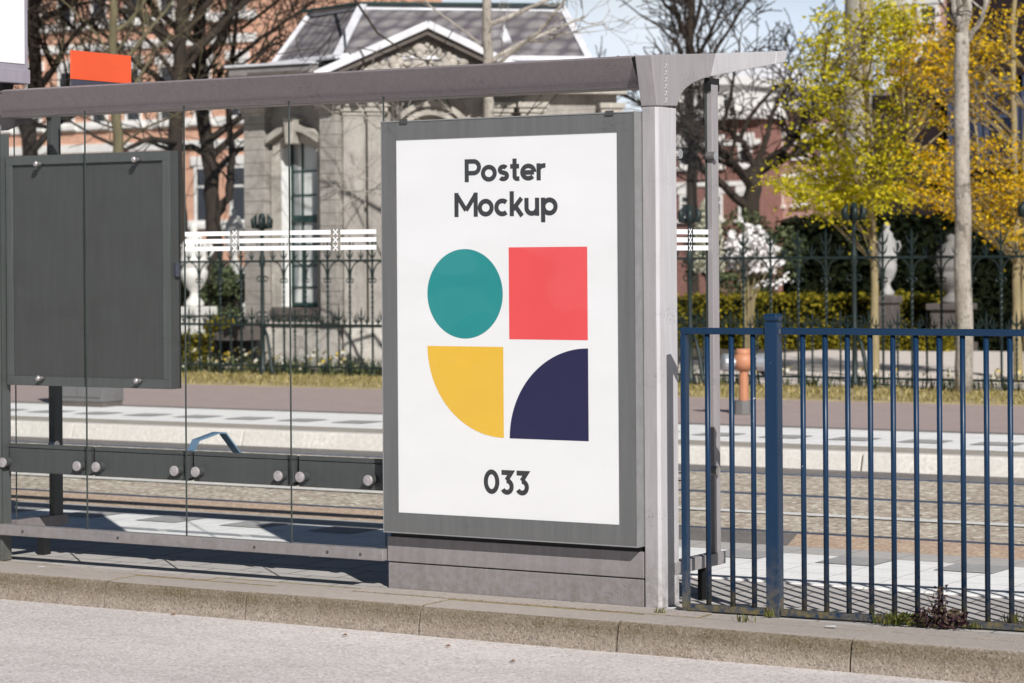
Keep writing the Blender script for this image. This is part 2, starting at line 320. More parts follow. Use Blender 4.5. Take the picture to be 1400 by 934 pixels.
# ---------------------------------------------------------------- mesh helpers
class MB:
    def __init__(s, T=None): s.v = []; s.f = []; s.mi = []; s.m = 0; s.T = T
    def add(s, vs, fs):
        if s.T is not None: O_, u_, w_ = s.T; vs = [(O_[0]+u_[0]*q[0]+w_[0]*q[1], O_[1]+u_[1]*q[0]+w_[1]*q[1], q[2]) for q in vs]
        o = len(s.v); s.v += [tuple(map(float, p)) for p in vs]; s.f += [tuple(i+o for i in f) for f in fs]; s.mi += [s.m]*len(fs); return s
    def box(s, x0, x1, y0, y1, z0, z1):
        if x0 > x1: x0, x1 = x1, x0
        if y0 > y1: y0, y1 = y1, y0
        if z0 > z1: z0, z1 = z1, z0
        return s.add([(x0, y0, z0), (x1, y0, z0), (x1, y1, z0), (x0, y1, z0), (x0, y0, z1), (x1, y0, z1), (x1, y1, z1), (x0, y1, z1)],
                     [(0, 3, 2, 1), (4, 5, 6, 7), (0, 1, 5, 4), (1, 2, 6, 5), (2, 3, 7, 6), (3, 0, 4, 7)])
    def quad(s, a, b, c, d): return s.add([a, b, c, d], [(0, 1, 2, 3)])
    def prism(s, poly, axis, a, b):
        """extrude 2-D polygon along axis: 'x' poly=(y,z) 'y' poly=(x,z) 'z' poly=(x,y)"""
        n = len(poly); P = {'x': lambda p, t: (t, p[0], p[1]), 'y': lambda p, t: (p[0], t, p[1]), 'z': lambda p, t: (p[0], p[1], t)}[axis]
        vs = [P(p, a) for p in poly] + [P(p, b) for p in poly]
        fs = [tuple(range(n))[::-1], tuple(range(n, 2*n))] + [(i, (i+1) % n, (i+1) % n+n, i+n) for i in range(n)]
        return s.add(vs, fs)
    def tube(s, pts, rad, n=8, cap=True, twist=0, phase=0):
        pts = [np.array(p, float) for p in pts]; k = len(pts)
        if not hasattr(rad, '__len__'): rad = [rad]*k
        vs = []; prev = None
        for i, p in enumerate(pts):
            d = pts[min(i+1, k-1)]-pts[max(i-1, 0)]; d = d/(np.linalg.norm(d)+1e-9)
            if prev is None:
                a = np.array([0, 0, 1.]) if abs(d[2]) < .9 else np.array([1., 0, 0])
                u = np.cross(d, a)
            else: u = prev-d*np.dot(prev, d)
            u /= np.linalg.norm(u)+1e-9; prev = u; w = np.cross(d, u)
            for j in range(n):
                t = 2*math.pi*j/n+phase+twist*i
                vs.append(p+rad[i]*(math.cos(t)*u+math.sin(t)*w))
        fs = []
        for i in range(k-1):
            for j in range(n):
                a = i*n+j; b = i*n+(j+1) % n; fs.append((a, b, b+n, a+n))
        if cap: fs += [tuple(range(n))[::-1], tuple(range((k-1)*n, k*n))]
        return s.add(vs, fs)
    def lathe(s, prof, c, n=20):
        vs = [(c[0]+r*math.cos(2*math.pi*j/n), c[1]+r*math.sin(2*math.pi*j/n), c[2]+z) for r, z in prof for j in range(n)]
        fs = [(i*n+j, i*n+(j+1) % n, (i+1)*n+(j+1) % n, (i+1)*n+j) for i in range(len(prof)-1) for j in range(n)]
        fs += [tuple(range(n))[::-1], tuple(range((len(prof)-1)*n, len(prof)*n))]
        return s.add(vs, fs)
    def ball(s, c, r, n=8, m=6, sq=(1, 1, 1)):
        vs = []; fs = []
        for i in range(m+1):
            ph = math.pi*i/m
            for j in range(n):
                t = 2*math.pi*j/n; vs.append((c[0]+r*sq[0]*math.sin(ph)*math.cos(t), c[1]+r*sq[1]*math.sin(ph)*math.sin(t), c[2]+r*sq[2]*math.cos(ph)))
        for i in range(m):
            for j in range(n): fs.append((i*n+j, i*n+(j+1) % n, (i+1)*n+(j+1) % n, (i+1)*n+j))
        return s.add(vs, fs)
    def bar(s, a, b, w, h, up=(0, 0, 1)):
        """square bar from a to b, w across, h along up"""
        a, b = np.array(a, float), np.array(b, float); d = b-a; d /= np.linalg.norm(d); u = np.array(up, float); u = u-d*np.dot(u, d); u /= np.linalg.norm(u); q = np.cross(d, u)
        vs = [p+q*w/2*i+u*h/2*j for p in (a, b) for i, j in ((-1, -1), (1, -1), (1, 1), (-1, 1))]
        return s.add(vs, [(0, 1, 2, 3), (7, 6, 5, 4), (0, 4, 5, 1), (1, 5, 6, 2), (2, 6, 7, 3), (3, 7, 4, 0)])
    def build(s, name, mats, parent=None, smooth=False, bevel=0, label=None):
        me = bpy.data.meshes.new(name); me.from_pydata(s.v, [], s.f); me.update()
        if not isinstance(mats, (list, tuple)): mats = [mats]
        for m in mats: me.materials.append(m)
        if len(mats) > 1: me.polygons.foreach_set('material_index', s.mi)
        if smooth: me.polygons.foreach_set('use_smooth', [True]*len(me.polygons))
        o = bpy.data.objects.new(name, me); COL.objects.link(o)
        fix_normals(me)
        if parent is not None:
            o.parent = parent
            base = Vector((0, 0, 0)); q = parent
            while q is not None: base += q.location; q = q.parent
            o.location = -base
        if bevel:
            b = o.modifiers.new('bevel', 'BEVEL'); b.width = bevel; b.segments = 2; b.limit_method = 'ANGLE'; b.angle_limit = .7
        if label: o['label'] = label
        return o
def fix_normals(me):
    import bmesh
    if len(me.polygons) > 20000: return
    bm = bmesh.new(); bm.from_mesh(me); bmesh.ops.recalc_face_normals(bm, faces=bm.faces); bm.to_mesh(me); bm.free()
def thing(name, label, cat, loc, group=None):
    o = bpy.data.objects.new(name, None); COL.objects.link(o); o.location = tuple(float(a) for a in loc); o.empty_display_size = .1
    o['label'] = label; o['category'] = cat
    if group: o['group'] = group
    return o
def tag(o, label, cat, group=None, kind=None):
    o['label'] = label; o['category'] = cat
    if group: o['group'] = group
    if kind: o['kind'] = kind
    return o
def struct(mb, name, mats, bevel=0, smooth=False, label=None):
    o = mb.build(name, mats, None, smooth, bevel); o['kind'] = 'structure'
    if label: o['label'] = label
    return o
def dup(root, delta, label=None):
    r = root.copy(); COL.objects.link(r); r.location = root.location+Vector(delta)
    if label: r['label'] = label
    for ch in list(root.children):
        c = ch.copy(); COL.objects.link(c); c.parent = r
        for g in list(ch.children):
            d = g.copy(); COL.objects.link(d); d.parent = c
    return r

# ---------------------------------------------------------------- ground and setting
ZR = -.13     # carriageway
ZP = -.012    # platform paving
ZT = -.14     # tram track
mb = MB(); mb.quad((-900, -900, -.20), (900, -900, -.20), (900, 900, -.20), (-900, 900, -.20)); struct(mb, 'ground', M['ground'])
mb = MB(); mb.quad((-60, -40, ZR), (60, -40, ZR), (60, -.40, ZR), (-60, -.40, ZR)); struct(mb, 'road', M['road'])
# kerb: individual stones with a rounded arris and mossy joints
rk = random.Random(3)
mb = MB()
xs = [-12.2, -11.2, -10.2, -9.2, -8.2, -7.2, -6.2, -5.15, -4.1, -3.05, -2.0, -1.16, -.2, .79, 1.85, 2.9, 3.9, 4.9, 6, 7, 8, 9]
for a, b in zip(xs[:-1], xs[1:]):
    y0 = -.475+rk.uniform(-.006, .006); z1 = rk.uniform(-.004, .004); g = .004
    prof = [(y0-.018, -.25), (y0-.012, -.10), (y0, -.034), (y0+.006, -.014+z1), (y0+.020, -.003+z1), (y0+.042, z1), (-.240, z1), (-.240, -.25)]
    mb.prism(prof, 'x', a+g, b-g)
x = -12.0
while x < 9:
    w = rk.uniform(.78, 1.02); z1 = rk.uniform(-.004, .003)
    mb.box(x+.006, x+w-.006, -.213, -.118 if x < -1.1 else -.075, -.2, z1); x += w
struct(mb, 'kerb', M['kerb'], bevel=.003)
mb = MB(); mb.quad((-12.2, -.44, -.005), (9, -.44, -.005), (9, -.09, -.005), (-12.2, -.09, -.005)); struct(mb, 'kerb_joint_moss', M['moss'])
mb = MB(); mb.box(-60, -12.3, -.46, -.1, -.2, 0); mb.box(9.1, 60, -.46, -.1, -.2, 0); struct(mb, 'distant_kerb', M['kerb'])
# tram platform
mb = MB()
mb.box(-60, 60, -.10, 2.50, -.25, ZP-.012); struct(mb, 'platform', M['pav_grey'])
mb = MB(); mb.box(-.9, 9, -.07, .30, -.2, ZP+.004); struct(mb, 'platform_edge_paving', M['pav_grey'])
mb = MB(); mb.box(-60, 60, 1.13, 2.18, -.2, ZP-.004); struct(mb, 'platform_white_tiles', M['pav_white'])
mb = MB(); mb.box(-60, 60, 2.18, 2.49, -.2, ZP-.004); struct(mb, 'platform_ribbed_tiles', M['pav_rib'])
mb = MB()
for k in range(-30, 12):
    x0 = .614+.629*k; mb.quad((x0, 1.865, ZP), (x0+.305, 1.865, ZP), (x0+.305, 2.165, ZP), (x0, 2.165, ZP))
struct(mb, 'platform_dark_tiles', M['pav_dark'])
# tram track bed, rails, line
mb = MB(); mb.quad((-80, 2.4, ZT-.004), (60, 2.4, ZT-.004), (60, 8.6, ZT-.004), (-80, 8.6, ZT-.004)); struct(mb, 'tram_track', M['track'])
mb = MB(); mb.quad((-80, 2.42, ZT), (60, 2.42, ZT), (60, 4.09, ZT), (-80, 4.09, ZT)); struct(mb, 'track_edge_strip', M['track_orange'])
mb = MB(); mb.quad((-80, 7.86, ZT), (60, 7.86, ZT), (60, 8.34, ZT), (-80, 8.34, ZT)); gx = float(on_z(1104, 742, ZT)[0]); mb.quad((gx-2.0, 2.43, ZT+.004), (gx+.35, 2.43, ZT+.004), (gx-.25, 4.08, ZT+.004), (gx-2.6, 4.08, ZT+.004)); struct(mb, 'track_grey_strip', M['track_grey'])
for nm, yy in (('tram_rail', 2.62), ('tram_rail', 4.12), ('tram_rail', 6.28), ('tram_rail', 7.80)):
    mb = MB(); mb.box(-80, 60, yy-.020, yy+.020, ZT-.05, ZT+.006); struct(mb, nm, M['rail'])
    mb = MB(); mb.quad((-80, yy+.021, ZT+.004), (60, yy+.021, ZT+.004), (60, yy+.034, ZT+.004), (-80, yy+.034, ZT+.004)); struct(mb, 'rail_groove', M['track_grey'])
mb = MB(); mb.quad((-80, 5.05, ZT+.004), (60, 5.05, ZT+.004), (60, 5.19, ZT+.004), (-80, 5.19, ZT+.004)); struct(mb, 'lane_marking', M['marking'])
# far platform
mb = MB()
x = -60.0
while x < 20:
    mb.prism([(8.36, -.25), (8.33, ZT), (8.37, -.015), (8.39, 0), (8.52, 0), (8.52, -.25)], 'x', x+.008, x+1.99); x += 2.0
struct(mb, 'far_kerb', M['conc'], bevel=.008)
mb = MB(); mb.box(-60, 20, 8.53, 9.05, -.2, -.004); struct(mb, 'far_platform_edging', M['conc_top'])
mb = MB(); mb.box(-60, 20, 9.05, 10.72, -.2, -.002); struct(mb, 'far_platform', M['pav_white'])
mb = MB()
for k in range(-80, 22):
    x0 = -2.2+.629*k; mb.quad((x0, 9.50, .003), (x0+.36, 9.50, .003), (x0+.36, 9.86, .003), (x0, 9.86, .003))
struct(mb, 'far_platform_dark_tiles', M['pav_dark'])
mb = MB(); mb.box(-60, 20, 10.72, 10.86, -.2, .006); struct(mb, 'path_edging', M['track_grey'])
mb = MB(); mb.quad((-60, 10.86, -.004), (20, 10.86, -.004), (20, 15.0, -.004), (-60, 15.0, -.004)); struct(mb, 'brick_path', M['path_brick'])
mb = MB(); mb.box(-60, 20, 14.72, 17.4, -.2, .008); struct(mb, 'grass_verge', M['verge'])
mb = MB(); mb.quad((-11.2, 17.3, .012), (20, 17.3, .012), (20, 28.0, .012), (-11.2, 28.0, .012)); struct(mb, 'garden_gravel', M['sand'])
mb = MB(); mb.quad((-60, 17.3, .008), (-11.2, 17.3, .008), (-11.2, 40, .008), (-60, 40, .008)); struct(mb, 'garden_soil', M['soil'])

# ---------------------------------------------------------------- bus shelter
XR = .745                      # outer face of the right-hand end frame
XL = -3.10                     # inner (right) face of the left-hand frame
sh = thing('bus_shelter', 'mauve grey tram shelter with clear glass back wall and overhanging roof arm', 'bus shelter', (-1.2, .1, 0))
cf = -.005
mb = MB(); mb.prism([(.668, cf), (.668, .168), (XR, .168), (XR, cf+.012), (XR-.012, cf)], 'z', -.02, 2.175); mb.mi = [0, 0, 0, 0, 1, 1, 0]; mb.build('column', [M['shelter_less_lit'], M['shelter_sunlit']], sh, bevel=.003)
mb = MB(); mb.box(XL-.085, XL, 0, .075, -.02, 2.175); mb.build('column', M['board_rim'], sh, bevel=.003)  # left column: dark rim colour stands in for its shade
# back beam, its face leaning outwards at the top
prof = [(-.055, 2.393), (.035, 2.262), (.16, 2.262), (.16, 2.405), (-.03, 2.400)]
mb = MB(); mb.prism(prof, 'x', -4.4, .640); mb.build('roof_beam', M['shelter'], sh, bevel=.004)
mb = MB(); mb.prism([(p[0]+.006, p[1]-.004) for p in prof], 'x', .641, .658); mb.build('beam_joint', M['black'], sh)
# corner bracket with its curved underside, then the roof arm
def X(x, y): p = on_x(x, y, XR); return (p[1], p[2])
inner = [X(926, 145), X(927.5, 137), X(931, 129), X(937, 121.5), X(946, 114.5), X(957, 109), X(972, 104.3)]
top_out = (-.060, 2.396); seam_t = X(979, 73); seam_b = inner[-1]
poly = [(cf-.001, 2.178)] + inner + [seam_t, top_out]
tip_t, tip_b = X(1077, 69.5), X(1074, 85)
br = MB(); br.prism(poly, 'x', .664, XR+.001)
bro = br.build('corner_bracket', M['shelter_light'], sh, bevel=.004)
mb = MB()
for i in range(6):
    zc = 2.375-.03*i-.02; yc = .070
    for sgn in (1, -1): mb.bar((XR+.002, yc-.010, zc-sgn*.010), (XR+.002, yc+.010, zc+sgn*.010), .004, .004, (1, 0, 0))
mb.build('embossed_crosses', M['shelter_sunlit'], bro)
se = lambda a, b, t: (a[0]+(b[0]-a[0])*t, a[1]+(b[1]-a[1])*t)
t1, b1 = se(seam_t, tip_t, .83), se(seam_b, tip_b, .85)
mb = MB(); mb.prism([seam_b, b1, t1, seam_t], 'x', .690, XR); mb.build('roof_arm', M['shelter_sunlit'], sh, bevel=.003)
mb = MB(); mb.prism([se(b1, tip_b, .08), tip_b, tip_t, se(t1, tip_t, .08)], 'x', -4.4, XR-.001); mb.build('front_beam', M['shelter_sunlit'], sh, bevel=.004)
mb = MB(); mb.prism([b1, tip_b, tip_t, t1], 'x', XL-.08, XL-.03); mb.prism([(.1, 2.2), seam_b, b1, t1, seam_t, (.1, 2.39)], 'x', XL-.08, XL-.03); mb.build('roof_arm', M['shelter'], sh)
# glazed roof between the beams
r0, r1 = (.165, 2.398), (t1[0], t1[1]-.012)
mb = MB()
for k in range(4):
    a = XL+.01+k*.92; b = a+.90
    mb.prism([r0, r1, (r1[0], r1[1]+.008), (r0[0], r0[1]+.008)], 'x', a, min(b, .68))
mb.build('roof_glass', M['glass'], sh)
# roof screws seen along the top
for x, y in ((845, 79), (895, 76.3), (915, 74.6), (963, 73.0), (1007, 71.4)):
    p = on_y(x, y, 0) if x < 900 else on_x(x, y, XR-.02)
    mb = MB(); mb.ball((p[0], p[1], p[2]), .010, 6, 4); mb.build('roof_screw', M['steel'], sh)
# bottom rail
mb = MB(); mb.box(-4.3, -.705, -.028, .03, .117, .171); rail = mb.build('bottom_rail', M['base'], sh, bevel=.003)
for x in (-2.93, -2.3, -1.45, -1.02, -.83):
    mb = MB(); mb.tube([(x, -.0285, .143), (x, -.0305, .143)], .008, 8); mb.build('rail_bolt', M['bench'], rail)
# rear posts, end rails and feet
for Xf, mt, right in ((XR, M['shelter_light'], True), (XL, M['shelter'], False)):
    ya, yb = (float(on_x(968, 300, XR-.03)[1])+.02, float(on_x(983, 300, XR-.006)[1])+.02) if right else (float(on_x(67.5, 300, XL-.03)[1])+.02, float(on_x(84, 300, XL-.006)[1])+.02)
    mb = MB(); mb.box(Xf-.045, Xf-.006, ya-.02, yb-.02, .12, 2.30); po = mb.build('rear_post', mt if right else M['bench'], sh, bevel=.003)  # left post: dark bench colour stands in for its shade
    mb = MB(); mb.box(Xf-.04, Xf-.010, ya-.03, yb-.0, 2.27, 2.33); mb.build('post_cap', M['black'], po)
    mb = MB(); mb.box(Xf-.050, Xf+.002, .12, yb+.01, .123, .178); mb.build('end_rail', mt, sh, bevel=.003)
    mb = MB(); mb.box(Xf-.048, Xf-.008, ya-.11, ya-.05, -.03, .122); mb.build('foot', M['black'], sh)
    for zc in (1.975, .55):
        mb = MB(); mb.tube([(Xf-.03, ya-.02, zc), (Xf+.012, ya-.02, zc)], .022, 12); mb.build('glass_clamp', M['steel'], sh)
        mb = MB(); mb.tube([(Xf-.03, .185, zc), (Xf+.012, .185, zc)], .022, 12); mb.build('glass_clamp', M['steel'], sh)
# glass panes of the back wall (thin, with dark cut edges)
def pane(x0, x1, z0, z1, y=0.0, th=.010):
    mb = MB(); mb.box(x0, x1, y, y+th, z0, z1)
    mb.mi = [1, 1, 0, 1, 0, 1]
    return mb.build('glass_pane', [M['glass'], M['glassedge']], sh)
joints = [XL, -2.526, -1.890, -1.252, -.706]
panes = []
for a, b in zip(joints[:-1], joints[1:]): panes.append(pane(a+.0015, b-.0015, .165, 2.275))
pane(-.703, .664, 2.175, 2.275)
pane(-4.3, XL-.09, .165, 2.275)
def cross(mb, x, z, r, y, w=.007):
    for s in (1, -1): mb.bar((x-r, y-.0002*s, z-s*r), (x+r, y-.0002*s, z+s*r), w, .0006, (0, 1, 0))
for i, (xa, xb, xc) in ((2, (-1.884, -1.258, -1.578)), (3, (-1.246, -.745, -.980))):
    mb = MB()
    for k in range(3):
        zc = 1.648-.0365*k
        mb.box(xa, xc-.028, -.0012, -.0004, zc-.0112, zc+.0112); mb.box(xc+.028, xb, -.0012, -.0004, zc-.0112, zc+.0112)
        cross(mb, xc, zc, .013, -.0012)
    mb.build('safety_stripes', M['signwhite'], panes[i])
# end pane, right
ysx = float(on_x(944, 330, XR-.029)[1])
mb = MB(); mb.box(XR-.040, XR-.030, .172, float(on_x(968, 300, XR-.03)[1])-.003, .18, 2.27); mb.mi = [1, 1, 1, 0, 1, 0]; ep = mb.build('end_glass_pane', [M['glass'], M['glassedge']], sh)
mb = MB()
for k in range(3):
    zc = 1.632-.036*k
    mb.box(XR-.0296, XR-.0288, .174, ysx-.026, zc-.0112, zc+.0112); mb.box(XR-.0296, XR-.0288, ysx+.026, 2*ysx-.178, zc-.0112, zc+.0112)
    for s in (1, -1): mb.bar((XR-.0290+.0002*s, ysx-.013, zc-s*.013), (XR-.0290+.0002*s, ysx+.013, zc+s*.013), .007, .0006, (1, 0, 0))
mb.build('safety_stripes', M['signwhite'], ep)
mb = MB(); mb.box(XL-.040, XL-.030, .150, float(on_x(67.5, 300, XL-.03)[1])-.003, .18, 2.27); mb.mi = [1, 1, 1, 0, 1, 0]; mb.build('end_glass_pane', [M['glass'], M['glassedge']], sh)
# information board bolted through the glass
def P(x, y, Y): p = on_y(x, y, Y); return p[0], p[2]
yb0 = .030
bl, bt = P(7.5, 214, yb0); brx, bb = P(233.5, 532.3, yb0)
mb = MB(); mb.box(bl, brx, yb0+.006, yb0+.085, bb, bt); ib = mb.build('information_board', M['board'], sh, bevel=.003)
rw = .047
mb = MB()
mb.box(bl, brx, yb0, yb0+.0055, bt-rw, bt); mb.box(bl, brx, yb0, yb0+.0055, bb, bb+rw)
mb.box(bl, bl+rw, yb0, yb0+.0055, bb+rw, bt-rw); mb.box(brx-rw, brx, yb0, yb0+.0055, bb+rw, bt-rw)
mb.build('board_rim', M['board_rim'], ib, bevel=.002)
mb = MB(); mb.box(bl+rw, brx-rw, yb0+.0005, yb0+.0058, bt-rw-.008, bt-rw); mb.build('board_hinge_gap', M['black'], ib)
for x, y in ((49, 224), (183, 218), (52, 517.5), (186, 521)):
    px_, pz_ = P(x, y, -.012)
    mb = MB(); mb.tube([(px_, .028, pz_), (px_, -.006, pz_)], .011, 10); mb.ball((px_, -.010, pz_), .0165, 12, 8); mb.build('bolt', M['steel'], ib, smooth=True)
lx, lz = P(239, 369, yb0+.04)
mb = MB(); mb.box(brx+.0005, brx+.018, yb0+.03, yb0+.06, lz-.035, lz+.035); mb.build('latch', M['navy'], ib, bevel=.003)
# bench back panels with bolts through the glass
yp = .040
for k, (a, b) in enumerate(zip([-3.75]+joints[:-1], joints)):
    g0 = .012
    mb = MB(); mb.box(a+.018, b-.010, yp, yp+.03, .437, .560); bp_ = mb.build('bench_panel', M['bench'], sh, bevel=.003)
    mb = MB(); mb.box(a+.018, b-.010, yp+.003, yp+.03, .563, .583); mb.build('panel_top_lip', M['bench'], bp_, bevel=.002)
    mb = MB(); mb.box(a+.018, b-.010, yp+.052, yp+.40, .500, .530); mb.build('bench_seat', M['bench'], bp_)
    for bx in (a+.07, b-.07):
        xx = {1: {0: -3.086, 1: -2.585}, 2: {0: -2.460, 1: -1.958}, 3: {0: -1.826, 1: -1.323}, 4: {0: -1.194, 1: -.800}}.get(k, {}).get(0 if bx < (a+b)/2 else 1, bx)
        mb = MB(); mb.tube([(xx, yp, .487), (xx, .0105, .487)], .024, 16); bt_ = mb.build('bolt', M['bench'], bp_); mb = MB(); mb.tube([(xx, -.0005, .487), (xx, -.010, .487), (xx, -.0125, .487)], [.0255, .0255, .022], 18); mb.tube([(xx, -.0126, .487), (xx, -.0136, .487)], [.012, .011], 12); mb.build('bolt_cap', M['boltcap'], bp_)
mb = MB(); mb.box(-3.75, -.71, yp+.031, yp+.05, .44, .578); mb.build('bench_gap_filler', M['black'], sh)  # black filler added so the gaps between panels look dark
# arm rest: bent flat bar
arm = [on_x(258, 614, -1.95), on_x(268, 602, -1.95), on_x(296, 591.5, -1.95), on_x(304.5, 592, -1.95), on_x(308, 597, -1.95), on_x(316.5, 617, -1.95)]
arm = [(-1.95, p[1], p[2]) for p in arm]
arm[0] = (-1.95, arm[0][1]-.02, .53); arm[-1] = (-1.95, arm[-1][1]+.06, .53)
mb = MB()
for a, b in zip(arm[:-1], arm[1:]): mb.bar(a, b, .045, .008, (0, .3, 1) if abs(b[1]-a[1]) > abs(b[2]-a[2]) else (0, 1, 0))
mb.build('arm_rest', plain('arm_rest_steel', (.22, .36, .52), .3, .1, 20, metallic=.5), sh)  # sky reflection painted into the bar as a blue tone

# ---------------------------------------------------------------- poster display
FY = -.062
d0 = thing('poster_display', 'large framed poster case reading Poster Mockup on a two panel plinth', 'poster display', (0, .05, 0))
fl, ft = P(521.5, 168.5, FY); fr_, fb = P(871, 746.5, FY); _, ftr = P(870, 153, FY); ft = (ft+ftr)/2; _, fbl = P(526, 727, FY); fb = (fb+fbl)/2
wl, wt = P(541.6, 192, FY); wr, wb_ = P(847, 717.7, FY)
wl2, wbl = P(544.5, 700.6, FY); wl = (wl+wl2)/2; wb_ = (wb_+wbl)/2; wt = (wt+P(845.7, 180.5, FY)[1])/2
mb = MB()
mb.box(fl, fr_, FY, .10, wt, ft); mb.box(fl, fr_, FY, .10, fb, wb_); mb.box(fl, wl, FY, .10, wb_, wt); mb.box(wr, fr_, FY, .10, wb_, wt)
mb.build('display_frame', M['frame'], d0, bevel=.0)
mb = MB(); mb.box(fl-.004, fl, FY-.002, .09, fb, ft); mb.box(fr_, fr_+.005, FY-.003, .095, fb, ft); mb.box(fl-.004, fr_+.005, FY-.003, .09, ft, ft+.005); mb.box(fl-.004, fr_+.005, FY-.003, .09, fb-.005, fb)
mb.build('frame_edge_trim', plain('edge_trim', (.30, .30, .30), .35, .1, 20, metallic=.3), d0)
mb = MB(); mb.box(fl+.02, fr_-.005, .101, .13, fb+.03, ft-.03); mb.build('back_cover', M['bench'], d0)
mb = MB(); mb.box(wl, wr, FY+.003, FY+.02, wb_, wt); ps = mb.build('poster_sheet', M['paper'], d0)
yk = FY+.003
def seg_poly(mb, pts, y, fan=None): mb.add([(p[0], y, p[1]) for p in pts], [tuple(range(len(pts)))])
cx, cz = P(635, 401.8, FY); crr = (P(686.5, 402, FY)[0]-P(583.5, 402, FY)[0])/2
mb = MB(); seg_poly(mb, [(cx+crr*math.cos(t), cz+crr*math.sin(t)) for t in np.linspace(0, 2*math.pi, 97)[:-1]], yk-.0006); mb.build('circle_shape', M['teal'], ps, label='teal printed circle')
sx0, sz1 = P(695, 338.3, FY); sx1, sz0 = P(803.3, 465.3, FY)
mb = MB(); seg_poly(mb, [(sx0, sz0), (sx1, sz0), (sx1, sz1), (sx0, sz1)], yk-.0006); mb.build('square_shape', M['coral'], ps, label='coral red printed square')
yx, yz = P(687.7, 474.5, FY); R_ = yx-P(584, 474, FY)[0]
mb = MB(); seg_poly(mb, [(yx, yz)]+[(yx+R_*math.cos(t), yz+R_*math.sin(t)) for t in np.linspace(math.pi, 1.5*math.pi, 49)], yk-.0006); mb.build('quarter_circle_shape', M['yellow'], ps, label='yellow printed quarter circle')
nx, nz = P(804.5, 603.5, FY); R2 = nx-P(696.5, 602, FY)[0]
mb = MB(); seg_poly(mb, [(nx, nz)]+[(nx+R2*math.cos(t), nz+R2*math.sin(t)) for t in np.linspace(.5*math.pi, math.pi, 49)], yk-.0006); mb.build('quarter_circle_shape', M['indigo'], ps, label='dark indigo printed quarter circle')
# lettering drawn as constant-width strokes
W_ = .20
def arc(cx, cy, rx, ry, a0, a1, n=40): return [(cx+rx*math.cos(math.radians(t)), cy+ry*math.sin(math.radians(t))) for t in np.linspace(a0, a1, n)]
h = W_/2; XH = .735
r_o = XH/2-h
G = {
 'P': (.80, [[(h, 0), (h, 1)], [(h, 1-h), (.44, 1-h)]+arc(.44, .645, .265, 1-h-.645, 90, -90, 30)+[(h, 2*.645-1+h)]]),
 'o': (.80, [arc(.385, XH/2, .285, r_o, 0, 360, 60)]),
 's': (.60, [arc(.285, XH-h-.135, .165, .135, 35, 225, 30)[:]+arc(.285, h+.135, .175, .135, 50, -145, 30)]),
 't': (.50, [[(.23, .97), (.23, .2)]+arc(.23+.13, .2, .13, .2-h+.005, 180, 270, 12)+[(.46, h)], [(.02, XH-h), (.45, XH-h)]]),
 'e': (.78, [[(.10, XH/2-.012), (.66, XH/2-.012)], arc(.385, XH/2, .285, r_o, 0, 318, 50)]),
 'r': (.50, [[(h, 0), (h, XH)], arc(.395, XH-h-.20, .295, .20, 180, 84, 20)]),
 'M': (1.14, [[(h, 0), (h, 1)], [(1.04, 0), (1.04, 1)], [(h-.015, .95), (.57, .27)], [(1.055, .95), (.57, .27)]]),
 'c': (.74, [arc(.385, XH/2, .285, r_o, 48, 312, 50)]),
 'k': (.70, [[(h, 0), (h, 1.02)], [(.15, .27), (.565, XH)], [(.27, .40), (.59, 0)]]),
 'u': (.78, [[(h, XH), (h, .33)]+arc(.35, .33, .25, .33-h, 180, 360, 30)+[(.60, XH)], [(.60, .30), (.60, 0)]]),
 'p': (.82, [[(h, XH), (h, -.27)], arc(.40, XH/2, .285, r_o, 0, 360, 60)]),
 '0': (.80, [arc(.38, .5, .275, .5-h, 0, 360, 60)]),
 '3': (.72, [[(.06, 1-h), (.52, 1-h), (.30, .585)]]+[arc(.315, .335, .225, .335-h, 95, -150, 40)]),
}
def ribbon(pts, w):
    pts = [np.array(p, float) for p in pts]; pts = [q for i, q in enumerate(pts) if i == 0 or np.linalg.norm(q-pts[i-1]) > 1e-5]; n = len(pts); closed = np.linalg.norm(pts[0]-pts[-1]) < 1e-6
    L, R = [], []
    for i in range(n):
        a = pts[i-1] if i > 0 else (pts[-2] if closed else None); b = pts[i+1] if i < n-1 else (pts[1] if closed else None)
        d1 = (pts[i]-a) if a is not None else None; d2 = (b-pts[i]) if b is not None else None
        if d1 is None: d1 = d2
        if d2 is None: d2 = d1
        d1 = d1/np.linalg.norm(d1); d2 = d2/np.linalg.norm(d2)
        n1 = np.array([-d1[1], d1[0]]); n2 = np.array([-d2[1], d2[0]]); m_ = n1+n2; m_ /= np.linalg.norm(m_); k = 1/max(.45, np.dot(m_, n1))
        L.append(pts[i]+m_*w/2*k); R.append(pts[i]-m_*w/2*k)
    return L, R
def write(text, name, xl, xr, zb, cap, xscale=None):
    total = sum(G[c][0] for c in text)-.04
    kx = (xr-xl)/total
    cxp = 0; q = 0
    for ch in text:
        adv, strokes = G[ch]; mb = MB()
        for st in strokes:
            q += 1; y = yk-.0006-.00012*(q % 4)
            L, R = ribbon(st, W_)
            if ch == 'M' and abs(st[0][0]-st[1][0]) > .1:
                L, R = ribbon(st, W_*.98)
            for i in range(len(L)-1):
                mb.add([(xl+(cxp+p[0])*kx, y, zb+p[1]*cap) for p in (L[i], R[i], R[i+1], L[i+1])], [(0, 1, 2, 3)])
        cxp += adv; mb.build(name, M['ink'], ps)
pl, pz0 = P(635, 249.3, FY); pr_, _ = P(746.5, 247, FY); _, pz1 = P(635, 218, FY)
write('Poster', 'letter', pl, pr_, pz0, pz1-pz0)
ml, mz0 = P(621, 297, FY); mr, _ = P(762, 295, FY); _, mz1 = P(621, 264, FY)
write('Mockup', 'letter', ml, mr, mz0, mz1-mz0)
ol, oz0 = P(661, 675, FY); orr, _ = P(724, 677, FY); _, oz1 = P(661, 641.5, FY)
